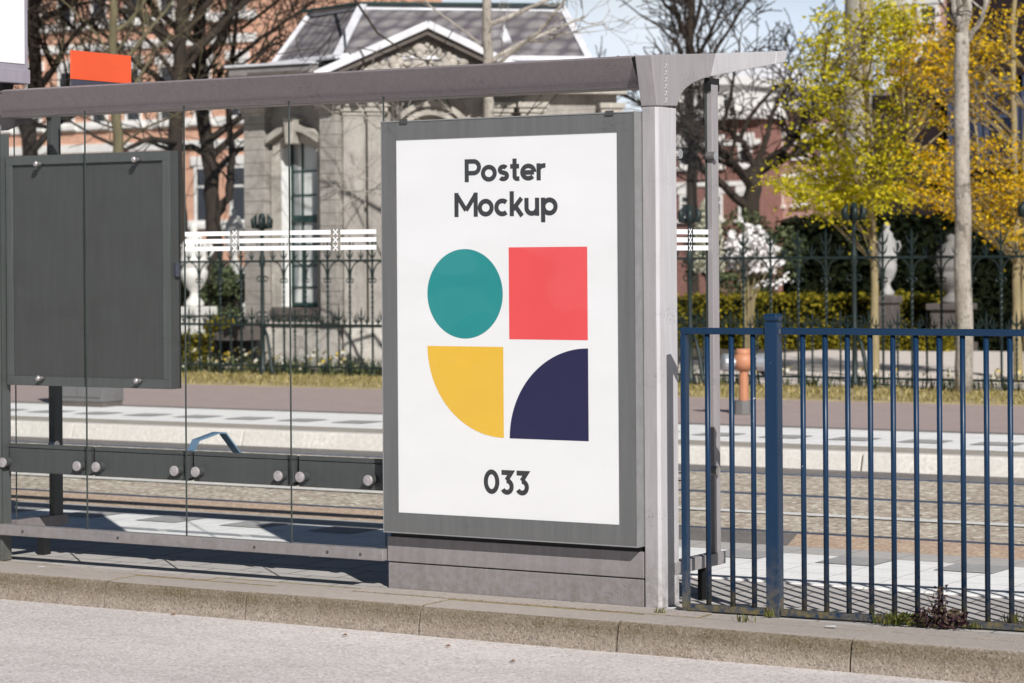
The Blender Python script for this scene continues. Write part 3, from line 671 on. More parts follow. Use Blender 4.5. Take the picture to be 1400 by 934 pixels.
write('033', 'digit', ol, orr, oz0, oz1-oz0)
mb = MB(); mb.box(wl-.001, wr+.001, FY-.0035, FY-.0008, wb_, wt); mb.build('cover_glass', M['cover'], d0)
for x, y in ((552.5, 163.5), (834, 154)):
    a, b = P(x, y, FY); mb = MB(); mb.box(a-.02, a+.02, FY-.008, FY-.003, ft-.008, ft+.012); mb.build('frame_clip', M['bench'], d0)
bx0, bx1 = P(530, 780, 0)[0], P(880.5, 800, 0)[0]
mb = MB(); mb.box(bx0, bx1, 0, .12, .116, .232); mb.build('plinth_panel', M['base'], d0, bevel=.003)
mb = MB(); mb.box(bx0+.003, bx1-.002, .002, .118, -.03, .110); mb.build('plinth_panel', M['base'], d0, bevel=.003)
mb = MB(); mb.box(bx0+.012, bx1-.012, .012, .11, .0, .26); mb.build('plinth_core', M['black'], d0)

# ---------------------------------------------------------------- roof signs
so = thing('roof_sign', 'plain orange rectangular sign panel with dark foot strip standing on the shelter roof', 'sign', (-2.75, .4, 2.42))
XS = -2.70
a = on_x(98, 69, XS); b = on_x(179.5, 76, XS); c_ = on_x(180, 115, XS)
ya, yb, zt, zb = a[1], b[1], (a[2]+b[2])/2, (on_x(98, 108, XS)[2]+c_[2])/2
mb = MB(); mb.box(XS-.012, XS, ya, yb, zb, zt); mb.build('sign_panel', M['orange'], so, bevel=.002)
mb = MB(); mb.box(XS-.010, XS-.003, ya+.004, yb, 2.395, zb); fo = mb.build('foot_strip', M['navy'], so)
for yy in (ya+.12, yb-.06):
    mb = MB(); mb.ball((XS-.001, yy, zb-.030), .006, 6, 4); mb.build('rivet', M['steel'], fo)
XW = -3.0
sw = thing('roof_light_box', 'white illuminated box sign with lilac grey rim at the upper left edge', 'sign', (XW, 0, 2.42))
p1 = on_x(33, 89, XW); p2 = on_x(38.5, 94, XW); p3 = on_x(38.5, 116.5, XW)
ye = p2[1]
mb = MB(); mb.box(XW-.14, XW, ye-1.2, ye, p3[2]+.04, 3.3); mb.build('box_body', M['lilac'], sw, bevel=.004)
mb = MB(); mb.box(XW+.0015, XW+.004, ye-1.17, p1[1], p1[2]+.005, 3.27); mb.build('white_face', M['signwhite'], sw)
mb = MB(); mb.box(XW-.13, XW+.012, ye-1.2, ye+.004, p3[2]+.005, p2[2]-.006); mb.build('lower_rim', M['lilac'], sw, bevel=.004)
for yy in (ye-.12, ye-.9):
    mb = MB(); mb.box(XW-.10, XW-.03, yy-.04, yy+.04, 2.38, p3[2]+.004); mb.build('bracket', M['black'], sw)

# ---------------------------------------------------------------- blue railing
rl = thing('blue_railing', 'dark blue painted steel railing with round bars along the kerb', 'railing', (1.26, 0, 0))
A0 = np.array([.905, -.050]); A1 = np.array([2.24, .060]); dr = (A1-A0)/np.linalg.norm(A1-A0); nr = np.array([-dr[1], dr[0]])
def on_rail(x, y):
    """where the sight line of a photo point meets the railing's own plane"""
    d = ray(x, y); n3 = np.array([nr[0], nr[1], 0.]); p0 = np.array([A0[0], A0[1], 0.]); return CAM + d*(np.dot(p0-CAM, n3)/np.dot(d, n3))
def sp(x, y): p = on_rail(x, y); return float(np.dot(p[:2]-A0, dr)), float(p[2])
def rbox(mb, s0, s1, n0, n1, z0, z1):
    c = [A0+dr*s+nr*n for s, n in ((s0, n0), (s1, n0), (s1, n1), (s0, n1))]
    return mb.add([(q[0], q[1], z) for z in (z0, z1) for q in c], [(0, 3, 2, 1), (4, 5, 6, 7), (0, 1, 5, 4), (1, 2, 6, 5), (2, 3, 7, 6), (3, 0, 4, 7)])
zt = 1.215
s_st0, s_st1 = sp(930.5, 600)[0], sp(937.5, 600)[0]
s_p0, s_p1 = sp(1047, 600)[0], sp(1064.5, 600)[0]
mb = MB(); rbox(mb, s_st0, s_st1, 0, .045, -.02, zt-.028); mb.build('end_stile', M['blue'], rl, bevel=.003)
mb = MB(); rbox(mb, s_st0, s_p0-.002, 0, .045, zt-.0275, zt); mb.build('top_rail', M['blue'], rl, bevel=.003)
mb = MB(); rbox(mb, s_p1+.012, 8.0, 0, .045, zt-.026, zt+.002); mb.build('top_rail', M['blue'], rl, bevel=.003)
mb = MB(); rbox(mb, s_p1, s_p1+.0118, .012, .034, zt-.022, zt-.004); mb.build('rail_bracket', M['steel'], rl)
mb = MB(); rbox(mb, s_st1+.001, s_p0-.002, .0, .045, .0, .026); mb.build('bottom_rail', M['blue'], rl, bevel=.002)
mb = MB(); rbox(mb, s_p1+.003, 8.0, .0, .045, .0, .026); mb.build('bottom_rail', M['blue'], rl, bevel=.002)
mb = MB(); rbox(mb, s_p0, s_p1, -.012, .052, -.02, zt+.028); po = mb.build('post', M['blue'], rl, bevel=.004)
mb = MB(); rbox(mb, s_p0-.004, s_p1+.004, -.016, .056, zt+.030, zt+.062); mb.build('post_cap', M['blue'], po, bevel=.010)
bars = [sp(x, 600)[0] for x in (965, 998, 1027.5)]
xsb = [1096.5, 1126, 1156, 1188, 1220, 1252, 1284, 1316, 1347, 1378]
k = np.polyfit(range(10), [sp(x, 650)[0] for x in xsb], 1)
bars += [k[1]+k[0]*i for i in range(0, 40)]
src = None
mb = MB(); q = A0+nr*.022; mb.tube([(q[0], q[1], .02), (q[0], q[1], zt-.02)], .0115, 12); src = mb.build('bar', M['blue'], rl, smooth=True)
base_loc = src.location.copy()
for i, s in enumerate(bars):
    if i == 0: o = src
    elif i > 22: break
    else: o = src.copy(); COL.objects.link(o); o.parent = rl
    o.location = base_loc+Vector((dr[0]*s, dr[1]*s, 0))

# ---------------------------------------------------------------- small growth on the kerb
def blades(mb, c, n, hmin, hmax, spread, w, rng, lean=.5):
    for _ in range(n):
        a = rng.uniform(0, 6.28); r = rng.uniform(0, spread); x, y = c[0]+r*math.cos(a), c[1]+r*math.sin(a)*.6
        hh = rng.uniform(hmin, hmax); l = rng.uniform(.1, lean)*hh; b = rng.uniform(0, 6.28)
        dx, dy = math.cos(b), math.sin(b); px_, py_ = -dy*w, dx*w
        mb.add([(x-px_, y-py_, c[2]), (x+px_, y+py_, c[2]), (x+dx*l*.45+px_*.8, y+dy*l*.45+py_*.8, c[2]+hh*.6), (x+dx*l*.45-px_*.8, y+dy*l*.45-py_*.8, c[2]+hh*.6), (x+dx*l*1.2, y+dy*l*1.2, c[2]+hh)], [(0, 1, 2, 3), (3, 2, 4)])
def leaves_on(mb, c, n, size, rad, rng, flat=.6, zmin=None):
    for _ in range(n):
        d = np.array([rng.gauss(0, 1), rng.gauss(0, 1), rng.gauss(0, 1)]); d /= np.linalg.norm(d)+1e-9
        p = np.array(c)+d*np.array(rad)*rng.uniform(.3, 1)**.5
        if zmin is not None and p[2] < zmin: p[2] = zmin+abs(p[2]-zmin)*.4
        leaf(mb, p, size*rng.uniform(.6, 1.3), rng)
def leaf(mb, p, s, rng, asp=.55):
    u = np.array([rng.gauss(0, 1), rng.gauss(0, 1), rng.gauss(0, .7)]); u /= np.linalg.norm(u)+1e-9
    w = np.array([rng.gauss(0, 1), rng.gauss(0, 1), rng.gauss(0, 1)]); w -= u*np.dot(u, w); w /= np.linalg.norm(w)+1e-9
    nrm = np.cross(u, w)*s*.12
    mb.add([p-u*s*.5, p+w*s*asp*.5+nrm, p+u*s*.5, p-w*s*asp*.5+nrm], [(0, 1, 2, 3)])
rg = random.Random(11)
def tuft(x, y, n, hh, spr, label, grp=None):
    p = on_z(x, y, .002); mb = MB(); blades(mb, p, n, hh*.4, hh, spr, .0028, rg, .9)
    return tag(mb.build('grass_tuft', M['leaf_weed']), label, 'grass tuft', grp)
tuft(1215, 853, 46, .075, .075, 'small grass tuft left of the purple weed at the railing foot')
tuft(1386, 858, 40, .085, .06, 'yellow green grass tuft at the right edge under the railing')
tuft(1018, 850, 26, .045, .05, 'low grass tuft on the kerb left of the wide blue post')
tuft(1052, 843, 16, .05, .03, 'tiny green sprout at the foot of the wide blue post')
tuft(903, 838, 16, .03, .03, 'tiny sprout in the paving joint by the shelter column foot')
tuft(1330, 858, 24, .035, .06, 'low grass just right of the purple weed')
p = on_z(1285, 856, .002)
wd = thing('purple_weed', 'sprawling dark purple leaved weed growing at the foot of the railing', 'weed', p)
mb = MB()
for k in range(9):
    a = rg.uniform(0, 6.28); l = rg.uniform(.05, .13); top = p+np.array([math.cos(a)*l, math.sin(a)*l*.5, rg.uniform(.03, .12)])
    mb.tube([p, p*.5+top*.5+np.array([0, 0, .02]), top], [.003, .0025, .0015], 5)
mb.tube([p, p+np.array([.005, 0, .09]), p+np.array([0, 0, .165])], [.004, .003, .002], 5)
mb.build('stem', M['leaf_purple'], wd)
mb = MB(); leaves_on(mb, p+np.array([0, 0, .03]), 210, .034, (.135, .06, .05), rg, zmin=.004)
for k in range(60): leaf(mb, p+np.array([rg.gauss(0, .018), rg.gauss(0, .018), rg.uniform(.03, .165)]), .024, rg)
mb.build('leaves', M['leaf_purple'], wd)
mb = MB(); leaves_on(mb, p+np.array([-.13, -.01, .015]), 150, .026, (.10, .05, .03), rg, zmin=.004)
tag(mb.build('leafy_weed', M['leaf_weed']), 'low green leafy weed between the grass tuft and the purple weed', 'weed')
for i, (x, y, lab) in enumerate(((56, 775.5, 'white paper scrap in the kerb joint at the far left'), (1135, 857, 'pale scrap lying on the kerb in front of the railing'), (917, 832, 'small white scrap at the foot of the shelter column'))):
    p = on_z(x, y, .003); mb = MB(); s = .025
    mb.add([(p[0]-s, p[1]-.006, p[2]), (p[0]+s, p[1]-.009, p[2]+.003), (p[0]+s*.9, p[1]+.010, p[2]+.006), (p[0]-s*.8, p[1]+.008, p[2]+.002)], [(0, 1, 2, 3)])
    tag(mb.build('paper_scrap', M['signwhite']), lab, 'litter')
for x, y, lab in ((471, 869, 'brown dead leaf on the road at the kerb foot left of the plinth'), (236, 841, 'dead leaf at the kerb foot below the second glass pane'), (700, 905, 'dead leaf on the road below the poster'), (612, 884, 'small curled leaf on the road left of the poster centre')):
    q = on_z(x, y, ZR+.006); mb = MB(); s_ = .016
    mb.add([(q[0]-s_, q[1], q[2]), (q[0], q[1]-s_*.6, q[2]+.006), (q[0]+s_, q[1]+.003, q[2]+.002), (q[0], q[1]+s_*.6, q[2]+.009)], [(0, 1, 2), (0, 2, 3)])
    tag(mb.build('dead_leaf', M['deadleaf']), lab, 'leaf')
# ---------------------------------------------------------------- ornate iron fence
YF = 17.0
fx = [on_y(x, 400, YF)[0] for x in (365, 947, 1168)]
f0 = fx[2]; pitch = .352; per = 6
fe = thing('iron_fence', 'ornate dark green wrought iron fence with twisted bars and bud topped posts', 'iron fence', (f0-4, YF, 0))
XA, XB = f0-per*pitch*6, f0+per*pitch*2
def prong(mb, x, z, s, w=.010):
    mb.tube([(x, YF, z), (x, YF, z+.10*s), (x, YF, z+.15*s)], [w, w*.8, .001], 5)
    for q in (-1, 1): mb.tube([(x, YF, z+.02*s), (x+q*.030*s, YF, z+.055*s), (x+q*.048*s, YF, z+.115*s)], [w*.7, w*.75, .001], 5)
for nm, z, hh in (('top_rail', 1.50, .030), ('middle_rail', .665, .034), ('bottom_rail', .125, .026)):
    mb = MB(); mb.box(XA, XB, YF-.014, YF+.014, z-hh/2, z+hh/2)
    for k in range(int((XB-XA)/pitch)):
        if nm == 'top_rail': prong(mb, XA+(k+.5)*pitch, 1.505, 1.0, .012)
        if nm == 'middle_rail':
            for q in (.25, .75): prong(mb, XA+(k+q)*pitch, .675, .95, .012)
    mb.build(nm, M['iron'], fe)
def tall(mb, x):
    mb.tube([(x, YF, z) for z in (.05, .40, .74)], .015, 4, phase=.785)
    n = 26; mb.tube([(x, YF, .74+.60*i/n) for i in range(n+1)], .0165, 4, twist=.55)
    mb.tube([(x, YF, z) for z in (1.34, 1.62)], .0145, 4, phase=.785)
    prong(mb, x, 1.60, 1.6, .016); prong(mb, x, 1.50, 1.2, .013)
    for q in (-1, 1):
        mb.tube([(x+q*.012, YF, 1.27)]+[(x+q*(.015+.145*(1-math.cos(t))), YF, 1.30+.19*math.sin(t)) for t in np.linspace(.15, 1.45, 7)], .0095, 5)
        mb.tube([(x+q*.034+.024*math.cos(t), YF, 1.245+.024*math.sin(t)) for t in np.linspace(0, 6.0, 10)], .0085, 4)
    mb.ball((x, YF, .60), .022, 6, 4); mb.ball((x, YF, .56), .028, 6, 4, (1, 1, .5)); mb.ball((x, YF, 1.30), .02, 6, 4)
def short(mb, x):
    mb.tube([(x, YF, z) for z in (.13, .36)], .0115, 4, phase=.785)
    n = 14; mb.tube([(x, YF, .30+.26*i/n) for i in range(n+1)], .0135, 4, twist=.55)
    mb.tube([(x, YF, z) for z in (.56, .70)], .0115, 4, phase=.785)
    mb.ball((x, YF, .585), .024, 6, 4); prong(mb, x, .69, 1.5, .015); 
T0 = MB(); tall(T0, 0); S0 = MB(); short(S0, 0)
to = T0.build('twisted_bar', M['iron'], fe); so2 = S0.build('short_picket', M['iron'], fe)
tb, sb = to.location.copy(), so2.location.copy(); ft_, fs_ = True, True
i = 0; x = XA
while x < XB-.01:
    if i % per != 0:
        o = to if ft_ else to.copy(); 
        if not ft_: COL.objects.link(o); o.parent = fe
        ft_ = False; o.location = tb+Vector((x, 0, 0))
    o = so2 if fs_ else so2.copy()
    if not fs_: COL.objects.link(o); o.parent = fe
    fs_ = False; o.location = sb+Vector((x+pitch/2, 0, 0))
    i += 1; x = XA+i*pitch
def post(mb, x):
    mb.lathe([(.055, -.05), (.055, .10), (.034, .13), (.030, .62), (.042, .64), (.042, .70), (.028, .74), (.024, 1.40), (.040, 1.46), (.040, 1.54), (.024, 1.60), (.020, 1.80), (.035, 1.84), (.022, 1.88), (.045, 1.94), (.05, 1.98), (.02, 2.04)], (x, YF, 0), 10)
    for q in (-1, 1):
        for zc in (.80, 1.27, 1.72): mb.tube([(x+q*.055+.034*math.cos(t), YF, zc+.034*math.sin(t)) for t in np.linspace(0, 5.8, 11)], .009, 4)
    for k in range(6):
        a = k*math.pi/3; c_, s_ = math.cos(a), math.sin(a)
        mb.tube([(x+c_*.03, YF+s_*.03, 1.94), (x+c_*.115, YF+s_*.115, 1.96), (x+c_*.125, YF+s_*.125, 2.04), (x+c_*.085, YF+s_*.085, 2.11)], [.026, .042, .034, .005], 6)
    mb.ball((x, YF, 2.06), .05, 8, 6, (1, 1, 1.5))
P0 = MB(); post(P0, 0); po = P0.build('post', M['iron'], fe, smooth=True)
mb = MB(); mb.tube([(.02, YF+.01, .62), (.09, YF-.02, .52), (.15, YF-.05, .32), (.20, YF-.08, .10), (.27, YF-.10, -.02)], [.018, .024, .026, .028, .04], 6); bo = mb.build('brace', M['iron'], po, smooth=True)
pb = po.location.copy(); first = True
for k in range(9):
    xx = XA+k*per*pitch
    o = po if first else po.copy()
    if not first:
        COL.objects.link(o); o.parent = fe; c2 = bo.copy(); COL.objects.link(c2); c2.parent = o
    first = False; o.location = pb+Vector((xx, 0, 0))

# planting along the fence foot and the dry verge
rn = random.Random(5)
mb = MB()
for k in range(900):
    x = rn.uniform(-18, -3.2); y = rn.uniform(17.0, 17.5) if x < -11 else rn.uniform(17.0, 17.25)
    if x > -8.5 and rn.random() < .55: continue
    blades(mb, (x, y, .0), 3, .10, .30 if x < -11 else .2, .05, .009, rn, .5)
tag(mb.build('daffodil_leaves', M['leaf_bush']), 'low green bulb foliage along the foot of the iron fence', 'ground cover', kind='stuff')
mb = MB()
for k in range(260):
    x = rn.uniform(-18, -3.2)
    if x > -8.5 and rn.random() < .5: continue
    y = rn.uniform(17.0, 17.4); z = rn.uniform(.10, .33 if x < -11 else .22)
    for q in range(5): leaf(mb, np.array([x, y, z])+np.array([rn.gauss(0, .015)]*3), .055, rn, .8)
tag(mb.build('daffodil_blooms', M['daffodil']), 'white and yellow blooms along the foot of the iron fence', 'flowers', kind='stuff')
mb = MB()
for k in range(5200):
    x = rn.uniform(-19, -2.5); y = rn.uniform(14.75, 16.95); blades(mb, (x, y, .006), 2, .025, .07, .06, .007, rn, 1.2)
tag(mb.build('dry_grass', M['grassblade']), 'short dry yellowish grass on the verge before the fence', 'grass', kind='stuff')

# ---------------------------------------------------------------- hydrant and cabinet
hb = on_z(1017, 566, 0)
hy = thing('standpipe_hydrant', 'orange street hydrant with grey side caps on the brick path', 'hydrant', hb)
mb = MB(); mb.tube([hb+np.array([0, 0, z]) for z in (0, .10, .47)], [.066, .048, .042], 8, phase=.39); mb.build('post', M['hydrant'], hy, bevel=.004)
mb = MB(); mb.tube([hb+np.array([-.01, 0, -.0]), hb+np.array([-.01, 0, .13])], [.095, .088], 8, phase=.39); mb.build('foot', M['cabinet'], hy)
mb = MB(); mb.ball(hb+np.array([0, 0, .505]), .108, 16, 10, (1, 1, .95)); mb.tube([hb+np.array([0, 0, .555]), hb+np.array([0, 0, .63])], [.082, .070], 12); hd = mb.build('head', M['hydrant'], hy, smooth=True)
for q, dvec in ((-1, RT*-1.0+FW*-.25), (1, RT*1.0+FW*-.25)):
    c0 = hb+np.array([0, 0, .50])
    mb = MB(); mb.tube([c0+dvec*.08, c0+dvec*.13, c0+dvec*.132, c0+dvec*.20, c0+dvec*.215], [.05, .05, .088, .088, .06], 14); mb.build('outlet_cap', M['alu'], hy)
mb = MB(); c0 = hb+np.array([0, 0, .46])+RT*.12; mb.tube([c0, c0+RT*.10+np.array([0, 0, -.08]), c0+RT*.17+np.array([0, 0, -.17])], [.03, .028, .02], 8); mb.build('drain_spout', M['black'], hy)
cb = on_z(111, 556, 0)
ca = thing('utility_cabinet', 'low grey steel utility cabinet on the path beneath the information board', 'cabinet', (cb[0], cb[1]+.25, 0))
x0, x1 = on_y(71, 553, cb[1])[0], on_y(140, 556, cb[1])[0]
mb = MB(); mb.box(x0, x1, cb[1], cb[1]+.34, .05, .98); mb.build('body', M['cabinet'], ca, bevel=.008)
mb = MB(); mb.box(x0+.01, x1-.01, cb[1]+.01, cb[1]+.33, -.01, .05); mb.build('plinth', M['stone_dark'], ca)
mb = MB(); mb.box(x0+.03, (x0+x1)/2-.004, cb[1]-.012, cb[1]-.001, .10, .92); mb.build('door', M['cabinet'], ca, bevel=.004)
mb = MB(); mb.box((x0+x1)/2+.004, x1-.03, cb[1]-.012, cb[1]-.001, .10, .92); mb.build('door', M['cabinet'], ca, bevel=.004)
mb = MB(); mb.box(x0-.02, x1+.02, cb[1]-.03, cb[1]+.37, .985, 1.02); mb.build('lid', M['cabinet'], ca, bevel=.006)

# ---------------------------------------------------------------- stone pavilion
YB = 18.8
def bx(x, y=300): return float(on_y(x, y, YB)[0])
def bz(x, y): return float(on_y(x, y, YB)[2])
# eaves and ridge are level, so their ends follow from one known corner
E4 = on_y(464, 79, YB-.25); zE = E4[2]
E1, ER = on_z(374, 91, zE), on_z(808, 83.5, zE)
R3 = on_y(499, 9, YB+1.0); zR = R3[2]
R2_, RR = on_z(426, 20, zR), on_z(770, 11.5, zR)
ud = (ER-E4)[:2]; ud = ud/np.linalg.norm(ud); wd = np.array([-ud[1], ud[0]])     # main front: along, inwards
C0 = on_y(466, 300, YB)[:2]
FT = (C0, ud, wd)
def fp(x, y, out=0.0):
    d = ray(x, y); n3 = np.array([wd[0], wd[1], 0]); p0 = np.array([C0[0], C0[1], 0])-n3*out
    q = CAM+d*(np.dot(p0-CAM, n3)/np.dot(d, n3)); return float(np.dot(q[:2]-C0, ud)), float(q[2])
XBL, XC = bx(338), bx(466)
SR = fp(846, 140)[0]
pv = thing('stone_pavilion', 'weathered sandstone pavilion with slate roof, pediment and green sash window', 'pavilion', ((XBL+XC)/2, YB+2, 0))
w0, w1 = float(on_y(370, 300, YB+.05)[0]), float(on_y(442, 300, YB+.05)[0])
wj = float(on_y(385.5, 300, YB+.05)[0]); wg0, wg1 = float(on_y(397.5, 300, YB+.25)[0]), float(on_y(436, 300, YB+.1)[0])
zs0, zs1 = bz(412, 424), bz(412, 190)
zc = bz(400, 130)
yw, yr = YB+.10, YB+.25
mb = MB()
mb.prism([(XBL+.02, yw), (wj, yw), (wg0-.012, yr+.1), (XBL+.02, yr+.1)], 'z', -.1, zc); mb.prism([(wg1+.001, yw), (XC-.001, yw), (XC-.001, yr+.1), (wg1+.001, yr+.1)], 'z', -.1, zc)
mb.prism([(wj, yw), (wg1, yw), (wg1, yr+.1), (wg0-.011, yr+.1)], 'z', -.1, zs0); mb.prism([(wj, yw), (wg1, yw), (wg1, yr+.1), (wg0-.011, yr+.1)], 'z', zs1, zc)
mb.box(XBL+.02, XBL+.4, yr+.101, YB+3.4, -.1, zc); mb.box(XBL+.02, XC-.5, YB+3.401, YB+3.7, -.1, zc)
mb.build('wall', M['stone'], pv)
mb = MB(FT); mb.box(.0, SR, .10, .5, -.1, fp(700, 128)[1]+.3); mb.box(SR-.4, SR, .501, 3.0, -.1, 3.8); mb.build('wall', M['stone_b'], pv)
zp = bz(350, 446)
def plinth(mb, a, b, out, y1): mb.box(a, b, -out, y1, -.1, zp); mb.box(a-.02, b+.02, -out-.03, y1, zp+.002, zp+.055)
mb = MB(((0, YB), (1, 0), (0, 1))); plinth(mb, XBL-.05, bx(369), .06, .11); plinth(mb, bx(372), XC-.04, -.02, .11); mb.build('plinth', M['stone_light'], pv, bevel=.01)
mb = MB(FT); plinth(mb, .02, SR+.05, .05, .11); mb.build('plinth', M['stone_light'], pv, bevel=.01)
def pilaster(T, a, b, out, zcap, course, name='pilaster'):
    mb = MB(T); mb.box(a, b, -out, .098, zp+.057, zcap); o = mb.build(name, M['stone_c'] if course else M['stone_b'], pv, bevel=.008)
    mb = MB(T); mb.box(a-.02, b+.02, -out-.02, .098, zcap+.001, zcap+.05); mb.box(a-.05, b+.05, -out-.05, .098, zcap+.051, zcap+.12); mb.box(a-.075, b+.075, -out-.08, .098, zcap+.121, zcap+.20); mb.build('capital', M['stone_plain'], o, bevel=.012)
WT = ((0, YB), (1, 0), (0, 1))
zcap = bz(350, 160)
pilaster(WT, bx(338), bx(366), .07, zcap, True); pilaster(WT, bx(441.5), bx(464.5), .07, zcap, True)
for a, b, out in ((469, 497, .0), (502, 524, .03), (668, 695, .07), (712, 740, .07), (824, 845, .05)):
    (sa, z1), (sb, _) = fp(a, 160 if a < 520 else 146), fp(b, 150); pilaster(FT, sa, sb, out, fp(485, 158)[1], False)
# entablature: dark frieze, parapet block and projecting cornice
zk = zE-.14
mb = MB(); mb.box(XBL-.05, XC-.08, YB-.16, YB+3.6, zc+.001, bz(360, 106)); mb.build('frieze', M['stone_dark'], pv, bevel=.01)
mb = MB(); mb.box(XBL-.12, XC-.30, YB-.26, YB+3.6, bz(360, 106)+.002, bz(360, 93)); mb.build('parapet', M['stone_grey'], pv, bevel=.015)
mb = MB(); mb.box(XBL-.16, XC-.28, YB-.30, YB+3.6, bz(360, 93)+.002, bz(360, 93)+.035); mb.build('parapet_flashing', M['lead'], pv)
zf0 = fp(700, 128)[1]+.302
mb = MB(FT); mb.box(-.05, SR+.08, -.12, .60, fp(700, 128)[1], zf0-.002); mb.build('frieze', M['stone_plain'], pv, bevel=.01)
mb = MB(FT); mb.box(-.10, SR+.12, -.22, 3.0, zf0, zk-.10); mb.box(-.20, SR+.16, -.34, 3.0, zk-.098, zk); mb.build('cornice', M['stone_dark'], pv, bevel=.015)
mb = MB(); mb.box(bx(366)+.03, bx(441.5)-.03, YB-.50, yw-.003, zc-.03, zc+.30); mb.build('shade_block', M['stone_dark'], pv, bevel=.01)  # added overhang, shaped to throw shadow onto the window wall
# sash window in a deep white reveal under a segmental hood
fw = .035
wn = MB()
wn.box(wg0, wg0+fw, yr, yr+.06, zs0+.05, zs1-.005); wn.box(wg1-fw, wg1-.002, yr, yr+.06, zs0+.05, zs1-.005); wn.box(wg0+fw, wg1-fw, yr, yr+.06, zs1-.06, zs1-.005); wn.box(wg0+fw, wg1-fw, yr, yr+.06, zs0+.05, zs0+.10)
wo = wn.build('window', M['windowgreen'], pv)
mb = MB(); xm = float(on_y(413, 300, yr)[0])
mb.box(xm-.013, xm+.013, yr+.01, yr+.05, zs0+.10, zs1-.06)
zm = bz(412, 299)
mb.box(wg0+fw, wg1-fw, yr-.01, yr+.055, zm-.05, zm+.05)
for yy in (233, 266, 335, 363, 393): z = bz(412, yy); mb.box(wg0+fw, wg1-fw, yr+.012, yr+.048, z-.011, z+.011)
mb.build('glazing_bars', M['windowgreen'], wo)
mb = MB(); mb.box(wg0+fw, wg1-fw, yr+.030, yr+.034, zs0+.10, zs1-.06); mb.build('pane', M['pane'], wo)
mb = MB(); mb.prism([(wj-.003, yw-.054), (wj+.016, yw-.054), (wg0+.006, yr-.001), (wg0-.008, yr-.001)], 'z', zs0+.04, zs1-.003); mb.build('reveal', M['windowwhite'], wo)
mb = MB(); mb.box(w0+.02, w1-.02, yw-.10, yr-.002, zs0-.08, zs0+.03); mb.build('sill', M['stone_dark'], wo, bevel=.01)
mb = MB(); mb.box(w0+.005, wj-.004, yw-.05, yw-.003, zs0+.031, bz(380, 205)); mb.box(wg1+.005, w1-.02, yw-.05, yw-.003, zs0+.031, bz(380, 205)); mb.build('architrave', M['stone_plain'], wo, bevel=.01)
hx0, hx1 = bx(369), bx(439.5); hzc = bz(400, 196); xh = (hx0+hx1)/2
pts = [(hx0+(hx1-hx0)*t, hzc+.17*math.sin(math.pi*t)) for t in np.linspace(0, 1, 13)]
mb = MB(); mb.prism([(q[0], q[1]+.10) for q in pts]+[(q[0], q[1]) for q in pts[::-1]], 'y', yw-.20, yw-.002)
mb.prism([(q[0]*.92+.08*xh, q[1]-.012) for q in pts]+[(q[0]*.92+.08*xh, q[1]-.16) for q in pts[::-1]], 'y', yw-.07, yw-.003); mb.build('hood', M['stone_plain'], wo)
mb = MB(); mb.prism([(xh-.06, hzc-.02), (xh+.06, hzc-.02), (xh+.10, hzc+.36), (xh-.10, hzc+.36)], 'y', yw-.26, yw-.003); mb.build('keystone', M['stone_plain'], wo, bevel=.02)
# carved arch over the portal of the main front
rc = random.Random(8)
ax, az = fp(588, 200); ar = fp(645, 150)[0]-ax
mb = MB(FT)
for r0_, r1_, yo in ((ar*.94, ar*1.06, .10), (ar*.74, ar*.86, .05)):
    o_ = [(ax+r1_*math.cos(t), az+r1_*math.sin(t)*.98) for t in np.linspace(0, math.pi, 33)]; i_ = [(ax+r0_*math.cos(t), az+r0_*math.sin(t)*.98) for t in np.linspace(0, math.pi, 33)]
    for k in range(32): mb.prism([o_[k], o_[k+1], i_[k+1], i_[k]], 'y', -yo, .097)
mb.build('portal_arch', M['stone_plain'], pv)
mb = MB(FT)
for k in range(46):
    t = rc.uniform(.1, 3.04); r = ar*rc.uniform(.86, .95); mb.ball((ax+r*math.cos(t), .07, az+r*math.sin(t)), rc.uniform(.05, .10), 7, 5, (1, .8, 1))
mb.build('carved_garland', M['stone_light'], pv, smooth=True)
# pediment: gable with raking cornices and carved tympanum
OUT = .42
ap, lf, rf = fp(583, 38, OUT), fp(430, 106, OUT), fp(728, 108, OUT)
mb = MB(FT); mb.prism([(lf[0]+.1, zk+.003), (rf[0]-.1, zk+.003), (rf[0]-.1, rf[1]), (ap[0], ap[1]-.06), (lf[0]+.1, lf[1])], 'y', -OUT+.10, 1.2); mb.build('pediment', M['stone_b'], pv)
def rake(mb, a, b, y0, y1, lo, hi):
    d = np.array([b[0]-a[0], b[1]-a[1]]); d /= np.linalg.norm(d); n_ = np.array([-d[1], d[0]]); n_ = n_ if n_[1] > 0 else -n_
    e = d*.02
    mb.prism([(a[0]+n_[0]*lo, a[1]+n_[1]*lo), (b[0]+e[0]+n_[0]*lo, b[1]+e[1]+n_[1]*lo), (b[0]+e[0]+n_[0]*hi, b[1]+e[1]+n_[1]*hi), (a[0]+n_[0]*hi, a[1]+n_[1]*hi)], 'y', y0, y1)
for i, e in enumerate((lf, rf)):
    k = .002*i
    mb = MB(FT); rake(mb, e, ap, -OUT-.12-k, -OUT+.12, -.012, .085); mb.build('raking_cornice', M['lead'], pv)
    mb = MB(FT); rake(mb, e, ap, -OUT-.06-k, -OUT+.10, -.09, -.014); rake(mb, e, ap, -OUT+.02-k, -OUT+.09, -.14, -.092); mb.build('raking_moulding', M['stone_dark'], pv)
    mb = MB(FT); rake(mb, e, ap, -OUT+.121+k, 1.3, -.008, .04); mb.build('gable_roof', M['lead'], pv)
mb = MB(FT)
